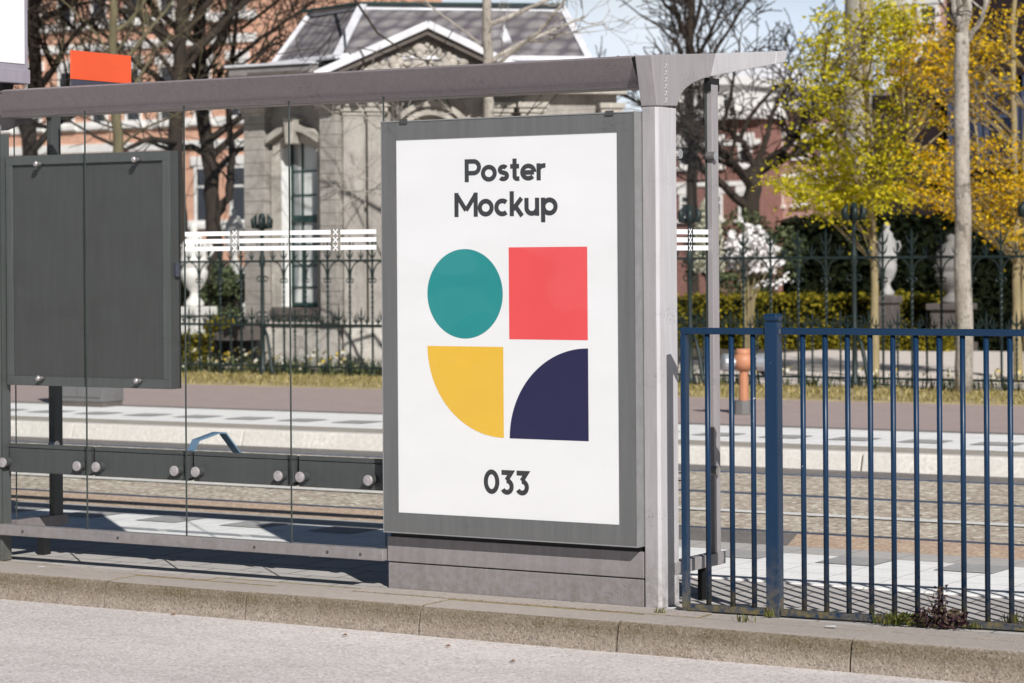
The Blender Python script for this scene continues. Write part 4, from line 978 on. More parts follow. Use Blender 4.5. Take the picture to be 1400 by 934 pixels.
for k in range(300):
    q = rc.uniform(-.86, .86); zt_ = lf[1]+(ap[1]-lf[1])*(1-abs(q)); x_ = ap[0]+q*((ap[0]-lf[0]) if q < 0 else (rf[0]-ap[0])); z_ = rc.uniform(lf[1]-.15, zt_-.20)
    if z_ > zt_-.15: continue
    mb.ball((x_, -OUT+.08, z_), rc.uniform(.025, .065), 7, 5, (rc.uniform(.6, 1.8), .8, rc.uniform(.6, 1.8)))
mb.build('tympanum_carving', M['stone_plain'], pv, smooth=True)
# slate roof with lead hips
bk = np.array([wd[0]*2.6, wd[1]*2.6, 0])
B1, B2 = E1+np.array([.3, 2.2, 0]), ER+bk; R2b, RRb = R2_+bk*.35, RR+bk*.35
mb = MB(); mb.add([E1, E4, R3, R2_], [(0, 1, 2, 3)]); mb.add([E4, ER, RR, R3], [(0, 1, 2, 3)]); mb.add([ER, B2, RRb, RR], [(0, 1, 2, 3)]); mb.add([B1, E1, R2_, R2b], [(0, 1, 2, 3)]); mb.add([B2, B1, R2b, RRb], [(0, 1, 2, 3)]); mb.add([R2_, R3, RR, RRb, R2b], [(0, 1, 2, 3, 4)]); ro = mb.build('roof', M['slate'], pv)
def flash(a, b, w, h=.03, off=(0, -.03, .02)):
    mb = MB(); mb.bar(np.array(a)+off, np.array(b)+off, w, h, (.3, -.7, .65)); return mb.build('lead_flashing', M['lead'], ro)
flash(E1, R2_, .07); flash(E4, R3, .12, .03, (0, -.05, .03)); flash(E1+np.array([-.1, 0, 0]), E4, .09); flash(E4, ER, .09); flash(R3, RR, .12, .05, (0, -.03, -.03)); flash(R2_, R3, .05, .05, (0, -.03, -.01)); flash(RR, ER, .09)
mb = MB(); mb.bar(R2_+np.array([-.1, -.06, .045]), R3+np.array([0, -.06, .045]), .1, .035); mb.bar(R3+np.array([0, -.06, .045]), RR+np.array([.05, -.06, .045]), .1, .03); mb.build('ridge_capping', M['windowgreen'], ro)
def on_roof(x, y):
    n3 = np.cross(ER-E4, R3-E4); d = ray(x, y); return CAM+d*(np.dot(E4-CAM, n3)/np.dot(d, n3))
flash(on_roof(680, 22), on_roof(697, 62), .11, .05, (0, -.06, .04))
for x in (775, 795):
    a = on_z(x, 11.5, zR); mb = MB(); mb.tube([a, a+np.array([-.02, 0, 1.2])], .007, 5); mb.build('lightning_rod', M['iron'], ro)

# ---------------------------------------------------------------- brick houses
X0_ = lambda x, Y: float(on_y(x, 300, Y)[0])
def house(name, label, Y, xl, xr, ztop, rows, cols, ww, wh, brick, trimm, panem, depth=8, bands=(), roof=None, roof_h=2.0, cat='house', cornice=True, z0=-.2, arch=.0):
    xl_, xr_ = float(on_y(xl, 300, Y)[0]), float(on_y(xr, 300, Y)[0])
    t = thing(name, label, cat, ((xl_+xr_)/2, Y+depth/2, 0))
    mb = MB(); mb.box(xl_, xr_, Y, Y+depth, z0, ztop); mb.build('wall', brick, t)
    for zb_, hh in bands:
        mb = MB(); mb.box(xl_-.02, xr_+.02, Y-.07, Y-.002, zb_, zb_+hh); mb.build('string_course', trimm, t)
    if cornice: mb = MB(); mb.box(xl_-.25, xr_+.25, Y-.35, Y+depth+.2, ztop+.002, ztop+.35); mb.build('cornice', trimm, t)
    if roof: mb = MB(); q = ztop+.352; mb.add([(xl_, Y-.2, q), (xr_, Y-.2, q), (xr_, Y+depth, q), (xl_, Y+depth, q), (xl_+.6, Y+1.6, q+roof_h), (xr_-.6, Y+1.6, q+roof_h), (xr_-.6, Y+depth-1, q+roof_h), (xl_+.6, Y+depth-1, q+roof_h)], [(0, 1, 5, 4), (1, 2, 6, 5), (2, 3, 7, 6), (3, 0, 4, 7), (4, 5, 6, 7)]); mb.build('roof', roof, t)
    proto = None
    for z in rows:
        for k in range(cols):
            xc = xl_+(xr_-xl_)*(k+.5)/cols
            if proto is None:
                mb = MB(); f = .10
                mb.box(xc-ww/2, xc-ww/2+f, Y-.05, Y-.003, z, z+wh); mb.box(xc+ww/2-f, xc+ww/2, Y-.05, Y-.003, z, z+wh); mb.box(xc-ww/2+f, xc+ww/2-f, Y-.05, Y-.003, z+wh-f, z+wh); mb.box(xc-ww/2+f, xc+ww/2-f, Y-.05, Y-.003, z, z+f); mb.box(xc-ww/2+f, xc+ww/2-f, Y-.045, Y-.004, z+wh*.62, z+wh*.62+.07)
                mb.box(xc-ww/2-.12, xc+ww/2+.12, Y-.16, Y-.003, z-.13, z-.002); mb.box(xc-ww/2-.10, xc+ww/2+.10, Y-.08, Y-.003, z+wh+.002, z+wh+.28)
                wo_ = mb.build('window', trimm, t); mb = MB(); mb.box(xc-ww/2+f, xc+ww/2-f, Y-.020, Y-.006, z+f, z+wh-f); pa = mb.build('pane', panem, wo_); proto = (wo_, pa, xc, z, wo_.location.copy())
            else:
                a = proto[0].copy(); b = proto[1].copy(); COL.objects.link(a); COL.objects.link(b); a.parent = t; b.parent = a; a.location = proto[4]+Vector((xc-proto[2], 0, z-proto[3]))
    return t
YH = 50
zr = lambda y, x=60, Y=YH: float(on_y(x, y, Y)[2])
house('brick_townhouse', 'peach brick townhouse row with white banding behind the bare left trees', YH, -60, 352, 14.5, [zr(38)-3.1*k for k in (2, 1, 0)]+[zr(38)+3.1], 9, .66, 1.75, M['brick_peach'], M['trim'], M['pane_dark'],
      bands=[(zr(46), .28), (zr(75), .26), (zr(46)-3.1, .28), (zr(75)-3.1, .26), (zr(46)-6.2, .3)], depth=10, roof=M['brick_red'])
house('white_house', 'white rendered house with grey roof behind the bare tree by the shelter arm', 88, 905, 1012, float(on_y(960, 118, 88)[2]), [float(on_y(960, 152, 88)[2])], 3, .45, .75, M['trim'], M['trim'], M['pane_dark'], bands=[], roof=M['lead'], roof_h=.9, z0=float(on_y(960, 178, 88)[2]))
house('red_brick_house', 'red brick house with pale window bands beside the end glass pane', 80, 880, 1040, float(on_y(960, 165, 80)[2]), [float(on_y(960, 228, 80)[2]), float(on_y(960, 300, 80)[2])], 4, .6, 1.0, M['brick_red'], M['trim'], M['pane_dark'], bands=[(float(on_y(960, 200, 80)[2]), .22), (float(on_y(960, 255, 80)[2]), .18)], roof=None)
house('pink_brick_house', 'pinkish brick house with pale cornice left of the lime leaved tree', 82, 1044, 1150, float(on_y(1080, 152, 82)[2]), [float(on_y(1080, 215, 82)[2]), float(on_y(1080, 280, 82)[2])], 3, .6, 1.0, M['brick_pink'], M['trim'], M['pane_dark'], bands=[(float(on_y(1080, 190, 82)[2]), .25), (float(on_y(1080, 245, 82)[2]), .2)], roof=M['slate'], roof_h=.7)
house('gabled_brick_building', 'tall sunlit pinkish brick building glimpsed above the lime and gold crowns', 46, 1212, 1292, 11.0, [3.4, 6.2], 2, .55, 1.2, M['brick_pink'], M['trim'], M['pane_dark'], bands=[(float(on_y(1250, 120, 46)[2]), .3), (float(on_y(1250, 60, 46)[2]), .2)], cornice=False)
house('shaded_brick_villa', 'red brick villa, shadow painted into its brick, behind the golden leaved tree', 40, 1296, 1500, 9.0, [.9, 3.4], 4, .75, 1.5, M['brick_shaded'], plain('dark_villa_trim', (.06, .075, .13), .7), M['villa_pane'], depth=6, cornice=False)

vw = [o for o in bpy.data.objects if o.name == 'shaded_brick_villa'][0]
mb = MB(); mb.box(X0_(1165, 40), X0_(1295.5, 40), 40.2, 45, -.2, float(on_y(1240, 128, 40)[2])); mb.build('wing', M['brick_shaded'], vw)
mb = MB()
for k in range(3): x_ = X0_(1195+36*k, 40); mb.box(x_-.3, x_+.3, 40.15, 40.198, .7, 2.2)
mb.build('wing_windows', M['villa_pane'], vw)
# ---------------------------------------------------------------- urns and cellar hatch
def urn(name, label, c, H, w, mat, ped_mat, handles=True, ped_h=.42, grp='garden urns on pedestals'):
    t = thing(name, label, 'urn', c, grp); zb = c[2]; hp = H*ped_h
    mb = MB(); a = w*.44
    mb.box(c[0]-a*1.25, c[0]+a*1.25, c[1]-a*1.25, c[1]+a*1.25, zb-.05, zb+hp*.16); mb.box(c[0]-a, c[0]+a, c[1]-a, c[1]+a, zb+hp*.161, zb+hp*.86); mb.box(c[0]-a*1.2, c[0]+a*1.2, c[1]-a*1.2, c[1]+a*1.2, zb+hp*.861, zb+hp)
    mb.build('pedestal', ped_mat, t, bevel=.015)
    u = H-hp; r = w/2
    pr = [(.62, 0), (.64, .05), (.30, .12), (.26, .17), (.62, .24), (.86, .34), (.90, .42), (.80, .44), (.84, .47), (1.0, .52), (1.0, .545), (.80, .56), (.86, .64), (.80, .74), (.52, .80), (.56, .83), (.30, .87), (.20, .89), (.30, .93), (.24, .97), (.05, 1.0)]
    mb = MB(); mb.lathe([(p[0]*r, hp+.002+p[1]*u) for p in pr], (c[0], c[1], zb), 24); bo_ = mb.build('urn_body', mat, t, smooth=True)
    if handles:
        for q in (-1, 1):
            mb = MB(); v = RT*q
            mb.tube([np.array(c)+v*r*k+np.array([0, 0, hp+u*h_]) for k, h_ in ((.78, .58), (1.08, .60), (1.22, .66), (1.10, .73), (.8, .72))], r*.09, 7); mb.build('handle', mat, t, smooth=True)
    return t
pu = on_y(266, 470, 18.45); urn('garden_urn', 'white stone urn on a tall pedestal left of the pavilion', (float(pu[0]), 18.45, 0), float(on_y(266, 304, 18.45)[2]), .44, M['whitestone'], M['whitestone'])
pu = on_y(321, 400, 30); urn('garden_urn', 'small blurred white ornament close to the pavilion corner, half behind the stripes', (float(pu[0]), 30, 0), float(on_y(321, 284, 30)[2]), .42, M['whitestone'], M['whitestone'], True, .55)
pu = on_y(1213, 400, 28.4); urn('garden_urn', 'white urn with curling handle behind the thin trunk of the lime leaved tree', (float(pu[0]), 28.4, 0), float(on_y(1213, 303, 28.4)[2]), .36, M['palestone'], M['stone_dark'], True, .42)
pu = on_y(1301, 400, 28.7); urn('garden_urn', 'broad stone urn, colour darkened for shade, on a pedestal half hidden by the pale young trunk', (float(pu[0]), 28.7, 0), float(on_y(1301, 320, 28.7)[2]), .60, M['shaded_stone'], M['stone_dark'], False, .4)
h0, h1 = float(on_y(268, 480, 18.3)[0]), float(on_y(334, 480, 18.3)[0])
ch = thing('cellar_hatch', 'low dark cellar hatch with pale end wall left of the pavilion', 'hatch', ((h0+h1)/2, 18.5, 0))
mb = MB(); mb.box(h0, h0+.06, 18.3, 18.8, -.05, .40); mb.box(h0+.061, h1, 18.3, 18.34, -.05, .06); mb.build('side_wall', M['stone_light'], ch)
mb = MB(); mb.prism([(h0+.02, .401), (h1, .401), (h1, .66)], 'y', 18.28, 18.8); mb.build('lid', M['stone_dark'], ch)
mb = MB(); mb.box(h0+.3, h0+.34, 18.3, 18.35, .06, .40); mb.box(h0+.061, h1, 18.6, 18.8, .061, .40); mb.build('opening', M['black'], ch)

# ---------------------------------------------------------------- hedges and bushes
def hedge(name, label, x0, x1, y0, y1, z1, mat, n, size, rng, cat='hedge', rough=.06, z0=0):
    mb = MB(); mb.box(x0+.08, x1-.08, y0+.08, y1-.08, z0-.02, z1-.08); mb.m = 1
    for _ in range(n):
        f = rng.random(); x, y, z = rng.uniform(x0, x1), rng.uniform(y0, y1), rng.uniform(z0, z1)
        if f < .62: y = y0+abs(rng.gauss(0, rough))
        elif f < .9: z = z1-abs(rng.gauss(0, rough))+.25*rough*math.sin(x*7)
        else: x = x1-abs(rng.gauss(0, rough)) if rng.random() < .7 else x0+abs(rng.gauss(0, rough))
        leaf(mb, np.array([x, y, z])+np.array([rng.gauss(0, rough*.5), rng.gauss(0, rough*.5), rng.gauss(0, rough*.5)]), size*rng.uniform(.6, 1.4), rng)
    o = mb.build(name, [M['leaf_shaded'], mat]); return tag(o, label, cat)
def bush(name, label, c, rad, mat, n, size, rng, cat='bush', clumps=14):
    mb = MB(); t = thing(name, label, cat, (c[0], c[1], 0))
    for k in range(clumps):
        d = np.array([rng.gauss(0, 1), rng.gauss(0, 1), rng.gauss(0, 1)]); d /= np.linalg.norm(d); cc = np.array(c)+d*np.array(rad)*rng.uniform(.35, .8)
        leaves_on(mb, cc, n//clumps, size, tuple(r*rng.uniform(.28, .45) for r in rad), rng)
    mb.build('foliage', mat, t)
    mb = MB()
    for k in range(5): d = rng.uniform(-.5, .5); mb.tube([(c[0]+d*.2, c[1], -.02), (c[0]+d*rad[0], c[1]+rng.uniform(-.3, .3)*rad[1], c[2])], [.02, .008], 5)
    mb.build('stem', M['bark_dark'], t); return t
rh = random.Random(21)
X_ = lambda x, Y, y=400: float(on_y(x, y, Y)[0]); Z_ = lambda x, y, Y: float(on_y(x, y, Y)[2])
hedge('box_hedge', 'low clipped yellow green box hedge edging the pale gravel behind the fence', X_(925, 27.6), X_(1292, 27.6), 27.6, 28.1, Z_(1150, 454, 27.6), M['leaf_box'], 5200, .07, rh)
hedge('box_hedge', 'taller sunlit yellow green hedge behind the white magnolia', X_(915, 29.2), X_(1268, 29.2), 29.2, 30, Z_(1150, 404, 29.2), M['leaf_box'], 5200, .08, rh)
hedge('evergreen_hedge', 'tall evergreen hedge with shade put into its leaf colour behind the right hand urns', X_(1062, 31), X_(1460, 31), 31, 32.5, Z_(1250, 296, 31), M['leaf_shaded'], 6500, .12, rh)
hedge('evergreen_hedge', 'dark clipped hedge below the golden tree at the right edge', X_(1295, 28.9), X_(1460, 28.9), 29.0, 30, Z_(1350, 425, 29), M['leaf_shaded'], 2600, .10, rh)
bush('evergreen_bush', 'dark green shrub behind the white magnolia and its stems', (X_(1010, 30.6), 30.7, 1.2), (1.25, .7, 1.1), M['leaf_bush'], 5200, .10, rh)
bush('evergreen_bush', 'greyish green shrub left of the pavilion corner', (X_(310, 18.9), 19.0, .95), (.40, .5, .52), M['leaf_bush'], 4200, .075, rh)
bush('flowering_shrub', 'small yellow green shrub in front of the greyish shrub by the pavilion', (X_(300, 18.7), 18.6, .56), (.38, .25, .2), M['leaf_box'], 1500, .06, rh)
bush('evergreen_bush', 'dark low shrub under the urn at the board edge', (X_(248, 19.2), 19.3, .8), (.45, .4, .6), M['leaf_bush'], 2600, .08, rh)
hedge('box_hedge', 'short yellow green hedge below the left white urn', X_(236, 18.1), X_(283, 18.1), 18.0, 18.28, Z_(260, 458, 18.1), M['leaf_box'], 1300, .06, rh)
hedge('evergreen_hedge', 'long dark hedge far behind the left urn in front of the brick townhouse', X_(60, 40), X_(345, 40), 40, 41, 1.3, M['leaf_bush'], 4500, .14, rh)
# cream blossom shrub (conical) and magnolia
t = thing('blossom_shrub', 'pale cream conical blossoming shrub behind the end glass pane', 'shrub', (X_(969, 30), 30, 0))
mb = MB()
zb_, zt_ = Z_(969, 372, 30), Z_(969, 270, 30)
for k in range(2600):
    u = rh.random(); z = zb_+(zt_-zb_)*u; r = .27*math.sqrt(max(0, 1-u**2.2))*rh.uniform(.6, 1.05); a = rh.uniform(0, 6.28)
    leaf(mb, np.array([X_(969, 30)+r*math.cos(a), 30+r*math.sin(a), z]), .06, rh, .8)
mb.build('blossom', M['petal_cream'], t)
mb = MB(); mb.tube([(X_(969, 30), 30, 0), (X_(969, 30), 30, zt_-.1)], [.03, .01], 6); mb.build('stem', M['bark_tan'], t)
YM = 27.0; mc = X_(1022, YM)
t = thing('white_magnolia', 'white flowering magnolia with slim pale stems behind the iron fence', 'magnolia', (mc, YM, 0))
stems = MB(); petals = MB()
for k in range(15):
    a = rh.uniform(-1, 1); top = np.array([mc+a*.44, YM+rh.uniform(-.35, .35), rh.uniform(1.6, 2.3-abs(a)*.4)])
    mid = np.array([mc+a*.12, YM, rh.uniform(.75, 1.15)]); b0 = np.array([mc+a*.05, YM, 0])
    stems.tube([b0, mid, (mid+top)/2+np.array([a*.05, 0, .05]), top], [.02, .014, .009, .005], 6)
    for q in range(18):
        f = rh.uniform(.5, 1.0); p_ = mid+(top-mid)*f+np.array([rh.gauss(0, .07), rh.gauss(0, .08), rh.gauss(0, .06)])
        for s_ in range(6): leaf(petals, p_+np.array([rh.gauss(0, .02), rh.gauss(0, .02), rh.gauss(0, .02)]), .078, rh, .8)
for k in range(34):
    p_ = np.array([mc+rh.uniform(.1, .72), YM+rh.uniform(-.3, .3), rh.uniform(1.0, 1.7)])
    for s_ in range(6): leaf(petals, p_+np.array([rh.gauss(0, .018)]*3), .06, rh, .7)
stems.build('stem', M['bark_tan'], t); petals.build('blossom', M['petal'], t)

# ---------------------------------------------------------------- trees
def grow(mb, p, d, L, r, lvl, rng, tips, spread=.75, kids=4, wig=.14, upb=.12, shrink=.62, nmin=.0035):
    n = 5; pts = [np.array(p, float)]; rs = [r]; d = np.array(d, float); d /= np.linalg.norm(d)
    for i in range(n):
        d = d+np.array([rng.gauss(0, wig), rng.gauss(0, wig), rng.gauss(0, wig)+upb*.35]); d /= np.linalg.norm(d)
        pts.append(pts[-1]+d*L/n); rs.append(max(nmin, r*(1-.62*(i+1)/n)))
    mb.tube(pts, rs, 7 if lvl >= 3 else (5 if lvl == 2 else 3), cap=False)
    if lvl <= 0: tips.append(pts); return
    for k in range(kids):
        f = .3+.7*(k+rng.random())/kids; i = min(n-1, int(f*n)); q = pts[i]+(pts[i+1]-pts[i])*(f*n-i) if f*n < n else pts[-1]
        dd = (pts[i+1]-pts[i])/np.linalg.norm(pts[i+1]-pts[i]); side = np.array([rng.gauss(0, 1), rng.gauss(0, 1), rng.gauss(0, .7)]); side -= dd*np.dot(side, dd); side /= np.linalg.norm(side)
        nd = dd*(1-spread*.5)+side*spread+np.array([0, 0, upb])
        grow(mb, q, nd, L*shrink*rng.uniform(.75, 1.2), rs[i]*.62, lvl-1, rng, tips, spread, kids, wig*1.15, upb, shrink, nmin)
def poly_trunk(mb, pts, r0, r1, n=10, jit=.0, rng=None):
    k = len(pts); out = []; rs = []
    pts = [np.array(p, float) for p in pts]
    for i in range(k-1):
        for s_ in range(4):
            t_ = s_/4; out.append(pts[i]*(1-t_)+pts[i+1]*t_+(np.array([rng.gauss(0, jit), rng.gauss(0, jit), 0]) if rng else 0)); rs.append(r0+(r1-r0)*(i+t_)/(k-1))
    out.append(pts[-1]); rs.append(r1); mb.tube(out, rs, n)
    return out
def bare_tree(label, base, trunk, r0, r1, limbs, bark, seed, group='bare trees', lvl=3, kids=4, L=2.2, auto=4, twig=.0035, extra=(), upb=.12, spread=.75):
    rng = random.Random(seed); t = thing('bare_tree', label, 'tree', base, group)
    mb = MB(); pts = poly_trunk(mb, [base]+trunk, r0, r1, 12, r0*.10, rng); mb.build('trunk', bark, t, smooth=True)
    mb = MB(); tips = []
    for lp, la, lb in limbs:
        poly_trunk(mb, lp, la, lb, 7, la*.25, rng); dd = np.array(lp[-1])-np.array(lp[-2])
        grow(mb, lp[-1], dd, L*.6, lb*.9, max(1, lvl-1), rng, tips, spread, kids, nmin=twig, upb=upb)
        for q in range(3):
            i = rng.randrange(1, len(lp)); a = np.array(lp[i-1]); b = np.array(lp[i]); f = rng.random()
            grow(mb, a+(b-a)*f, (b-a)/np.linalg.norm(b-a)*.5+np.array([rng.gauss(0, .6), rng.gauss(0, .6), rng.gauss(.2, .5)]), L*.5, lb*.6, max(1, lvl-2), rng, tips, spread, kids, nmin=twig, upb=upb)
    for k in range(auto):
        i = int(len(pts)*(.45+.5*k/max(1, auto))); i = min(i, len(pts)-2); a = rng.uniform(0, 6.28)
        grow(mb, pts[i], (math.cos(a), math.sin(a), .55), L, r1*.75, lvl, rng, tips, spread, kids, nmin=twig, upb=upb)
    mb.build('branches', bark, t, smooth=False); return t
# young street trees in the verge
YV = 16.55
def vy(x, y): return on_y(x, y, YV)
b0 = vy(1318, 534); b0[2] = 0
bare_tree('pale young tree with smooth light trunk right of the thin lime tree', b0, [vy(1317, 400), vy(1315, 250), vy(1315, 120), vy(1316, 45)], .100, .076,
          [([vy(1316, 45), vy(1309, 20), vy(1300, -10), vy(1290, -60)], .045, .03), ([vy(1317, 45), vy(1322, 10), vy(1326, -40), vy(1328, -90)], .06, .035), ([vy(1319, 60), vy(1340, 30), vy(1352, -5), vy(1362, -50)], .032, .02), ([vy(1316, 20), vy(1312, -20), vy(1314, -80)], .05, .03)], M['bark_pale'], 4, 'young street trees in the verge', 2, 3, 1.8, 0)
b0 = vy(667, 532); b0[2] = 0
bare_tree('slim pale street tree rising in front of the pavilion roof', b0, [vy(668, 300), vy(668, 140), vy(667, 70), vy(665, 0), vy(660, -120), vy(655, -240)], .075, .045,
          [([vy(674, 92), vy(700, 72), vy(735, 45), vy(757, 20), vy(778, -8), vy(800, -50)], .028, .014), ([vy(661, 64), vy(640, 47), vy(615, 28), vy(588, 8), vy(560, -20)], .016, .009),
           ([vy(662, 250), vy(600, 235), vy(560, 205), vy(530, 180)], .035, .015), ([vy(664, 190), vy(610, 170), vy(575, 200), vy(540, 235)], .03, .012), ([vy(664, 330), vy(620, 320), vy(590, 290), vy(560, 280)], .03, .012)], M['bark_pale'], 9, 'young street trees in the verge', 3, 3, 1.5, 4)  # limbs hidden by the poster, added to cast branch shadows on the pavilion
b0 = vy(158, 520); b0[2] = 0
bare_tree('mossy street tree rising behind the information board', b0, [vy(160, 330), vy(161, 205), vy(158, 130), vy(154, 60), vy(156, 0), vy(150, -120)], .085, .045,
          [([vy(160, 206), vy(178, 188), vy(205, 172), vy(240, 158), vy(270, 130)], .022, .010), ([vy(150, 72), vy(135, 52), vy(115, 28), vy(85, 0), vy(60, -30)], .016, .008), ([vy(156, 75), vy(180, 40), vy(190, 0), vy(200, -40)], .014, .008), ([vy(157, 130), vy(190, 85), vy(225, 60), vy(255, 40)], .015, .007), ([vy(162, 206), vy(150, 190), vy(148, 168), vy(130, 140)], .012, .007)], M['bark_moss'], 13, 'young street trees in the verge', 3, 4, 1.5, 4)
# dark mature trees on the left
def dt(x, y, t): return at(x, y, t)
def ground_pt(x, t): p = at(x, 400, t); p[2] = 0; return p
bare_tree('dark mature tree with heavy trunk at the edge of the board', ground_pt(243, 44), [dt(243, 300, 44), dt(240, 180, 44), dt(246, 80, 44), dt(250, 0, 44), dt(255, -120, 44)], .165, .09,
          [([dt(243, 110, 44), dt(215, 70, 44), dt(185, 40, 44), dt(150, 0, 44)], .05, .022), ([dt(246, 100, 44), dt(290, 50, 44), dt(330, 10, 44), dt(370, -30, 44)], .06, .022), ([dt(242, 195, 44), dt(205, 190, 43), dt(170, 205, 43), dt(120, 180, 43)], .06, .025), ([dt(246, 60, 44), dt(280, 10, 44), dt(310, -40, 44)], .08, .04)], M['bark_dark'], 31, lvl=3, kids=5, L=2.8, auto=7, twig=.008)
bare_tree('dark forked tree between the board and the pavilion', ground_pt(296, 47), [dt(294, 330, 47), dt(288, 240, 47), dt(276, 150, 47), dt(272, 60, 47), dt(275, -60, 47)], .16, .10,
          [([dt(290, 250, 47), dt(305, 225, 47), dt(325, 205, 47), dt(348, 200, 46), dt(365, 190, 46)], .075, .03), ([dt(289, 215, 47), dt(262, 200, 47), dt(235, 205, 46), dt(205, 195, 46)], .07, .03), ([dt(278, 150, 47), dt(305, 95, 47), dt(345, 60, 47), dt(390, 30, 47), dt(420, 10, 47)], .06, .022), ([dt(276, 120, 47), dt(240, 60, 47), dt(210, 20, 47)], .08, .035), ([dt(292, 300, 47), dt(312, 270, 47), dt(318, 220, 47), dt(312, 130, 47), dt(320, 60, 47)], .09, .05), ([dt(330, 40, 47), dt(400, -15, 40), dt(470, -20, 36), dt(490, 6, 34), dt(516, 45, 34), dt(546, 66, 34), dt(590, 88, 34)], .03, .008)], M['bark_dark'], 37, lvl=3, kids=5, L=2.8, auto=7, twig=.008)
bare_tree('dark twiggy tree behind the far left post', ground_pt(40, 46), [dt(42, 300, 46), dt(40, 180, 46), dt(48, 80, 46), dt(40, -60, 46)], .18, .10,
          [([dt(42, 190, 46), dt(20, 165, 46), dt(0, 160, 46), dt(-30, 150, 46)], .06, .03), ([dt(43, 170, 46), dt(70, 175, 46), dt(100, 160, 46)], .05, .025)], M['bark_dark'], 41, lvl=3, kids=6, L=2.4, auto=6, twig=.008)
# bare trees on the right
bare_tree('tall grey bare tree behind the end glass pane', ground_pt(946, 58), [dt(947, 300, 58), dt(946, 200, 58), dt(940, 110, 58), dt(944, 40, 58), dt(946, -60, 58)], .14, .08,
          [([dt(941, 105, 58), dt(925, 60, 58), dt(900, 35, 58), dt(875, 20, 58)], .045, .022), ([dt(944, 60, 58), dt(925, 20, 58), dt(895, -10, 58)], .045, .02), ([dt(946, 200, 58), dt(925, 140, 58), dt(920, 110, 58)], .05, .03), ([dt(944, 110, 58), dt(985, 60, 58), dt(1010, 20, 58), dt(1030, -10, 58)], .05, .022), ([dt(945, 60, 58), dt(960, 0, 58), dt(965, -60, 58)], .06, .03)], M['bark_dark'], 51, lvl=3, kids=5, L=2.4, auto=5, twig=.0125, spread=.6)
bare_tree('black low branched tree above the white magnolia', ground_pt(1028, 48), [dt(1026, 300, 48), dt(1030, 245, 48), dt(1034, 225, 48)], .19, .13,
          [([dt(1033, 228, 48), dt(1015, 195, 48), dt(1000, 180, 48), dt(978, 172, 48), dt(965, 150, 48)], .065, .03), ([dt(1034, 225, 48), dt(1048, 190, 48), dt(1053, 160, 48), dt(1070, 130, 48)], .07, .03), ([dt(1034, 228, 48), dt(1058, 210, 48), dt(1080, 200, 48)], .06, .03), ([dt(1012, 190, 48), dt(1030, 150, 48), dt(1060, 120, 48), dt(1085, 108, 48)], .05, .02), ([dt(985, 175, 48), dt(998, 140, 48), dt(1003, 105, 48)], .05, .025)], M['bark_dark'], 57, lvl=3, kids=6, L=1.9, auto=4, twig=.011)
rng = random.Random(77)
t = thing('old_tree', 'broad old trunk, half in shade, rising behind the lime leaves', 'tree', ground_pt(1172, 47))
mb = MB(); poly_trunk(mb, [ground_pt(1172, 47), dt(1172, 300, 47), dt(1173, 150, 47), dt(1174, 0, 47), dt(1176, -200, 47)], .29, .25, 14, .012, rng); mb.build('trunk', M['bark_grey'], t, smooth=True)
mb = MB(); tips = []
for k in range(5): grow(mb, dt(1175, -110-20*k, 47), (math.cos(k*1.3), math.sin(k*1.3), .5), 3.2, .1, 3, rng, tips, nmin=.006)
mb.build('branches', M['bark_dark'], t)
# trees in young leaf
def leaf_tree(label, base, stems, crown_px, depth, mats, seed, n_spray, per, size, bark, zmin_px, droop=.0, sparse=None):
    rng = random.Random(seed); t = thing('young_leaf_tree', label, 'tree', base)
    mb = MB(); axes = []
    for st, a, b in stems: axes.append(poly_trunk(mb, st, a, b, 9, a*.12, rng))
    mb.build('trunk', bark, t, smooth=True)
    br = MB(); lv = MB()
    for k in range(n_spray):
        ax = rng.choice(axes)
        # tip inside the crown outline
        cx_, cy_, rx, ry = rng.choice(crown_px)
        while True:
            u, v = rng.uniform(-1, 1), rng.uniform(-1, 1)
            if u*u+v*v < 1: break
        tip = at(cx_+u*rx, cy_+v*ry, depth+rng.uniform(-1.1, 1.1))
        cand = sorted(ax, key=lambda q: abs(q[2]-(tip[2]-.55*np.linalg.norm(q[:2]-tip[:2]))))[0]
        s_ = np.array(cand); mid = s_*.5+tip*.5+np.array([0, 0, .10+rng.uniform(-.05, .1)])
        br.tube([s_, mid, tip], [.014, .008, .003], 4, cap=False)
        dirn = tip-mid; dirn /= np.linalg.norm(dirn)
        for q in range(per):
            f = rng.uniform(.1, 1.08); p_ = mid+(tip-mid)*f if rng.random() < .92 else s_+(mid-s_)*rng.uniform(.35, 1)
            sd = np.array([rng.gauss(0, .13), rng.gauss(0, .13), rng.gauss(-droop, .045)])
            leaf(lv, p_+sd, size*rng.uniform(.6, 1.3), rng, .6)
    br.build('branches', bark, t); lv.build('crown', mats, t); return t
b0 = on_y(1197, 518, 19.0); b0[2] = 0
leaf_tree('thin trunked tree with fresh lime yellow leaves right of the shelter', b0, [([b0, at(1196, 420, 31.5), at(1193, 300, 31.5), at(1188, 180, 31.5), at(1180, 60, 31.5), at(1175, -60, 31.5)], .055, .025), ([at(1193, 300, 31.5), at(1150, 200, 31.5), at(1125, 110, 31.5)], .03, .012), ([at(1192, 290, 31.5), at(1225, 190, 31.5), at(1240, 90, 31.5)], .03, .014)],
          [(1085, 265, 50, 24), (1110, 235, 70, 42), (1140, 235, 95, 45), (1215, 235, 60, 50), (1220, 130, 42, 70), (1105, 120, 35, 50), (1225, 30, 40, 50), (1180, 275, 75, 25), (1128, 40, 22, 40), (1140, 190, 60, 40)], 31.5, M['leaf_lime'], 61, 215, 46, .062, M['bark_tan'], 300)
b0 = on_y(1391, 526, 19.2); b0[2] = 0
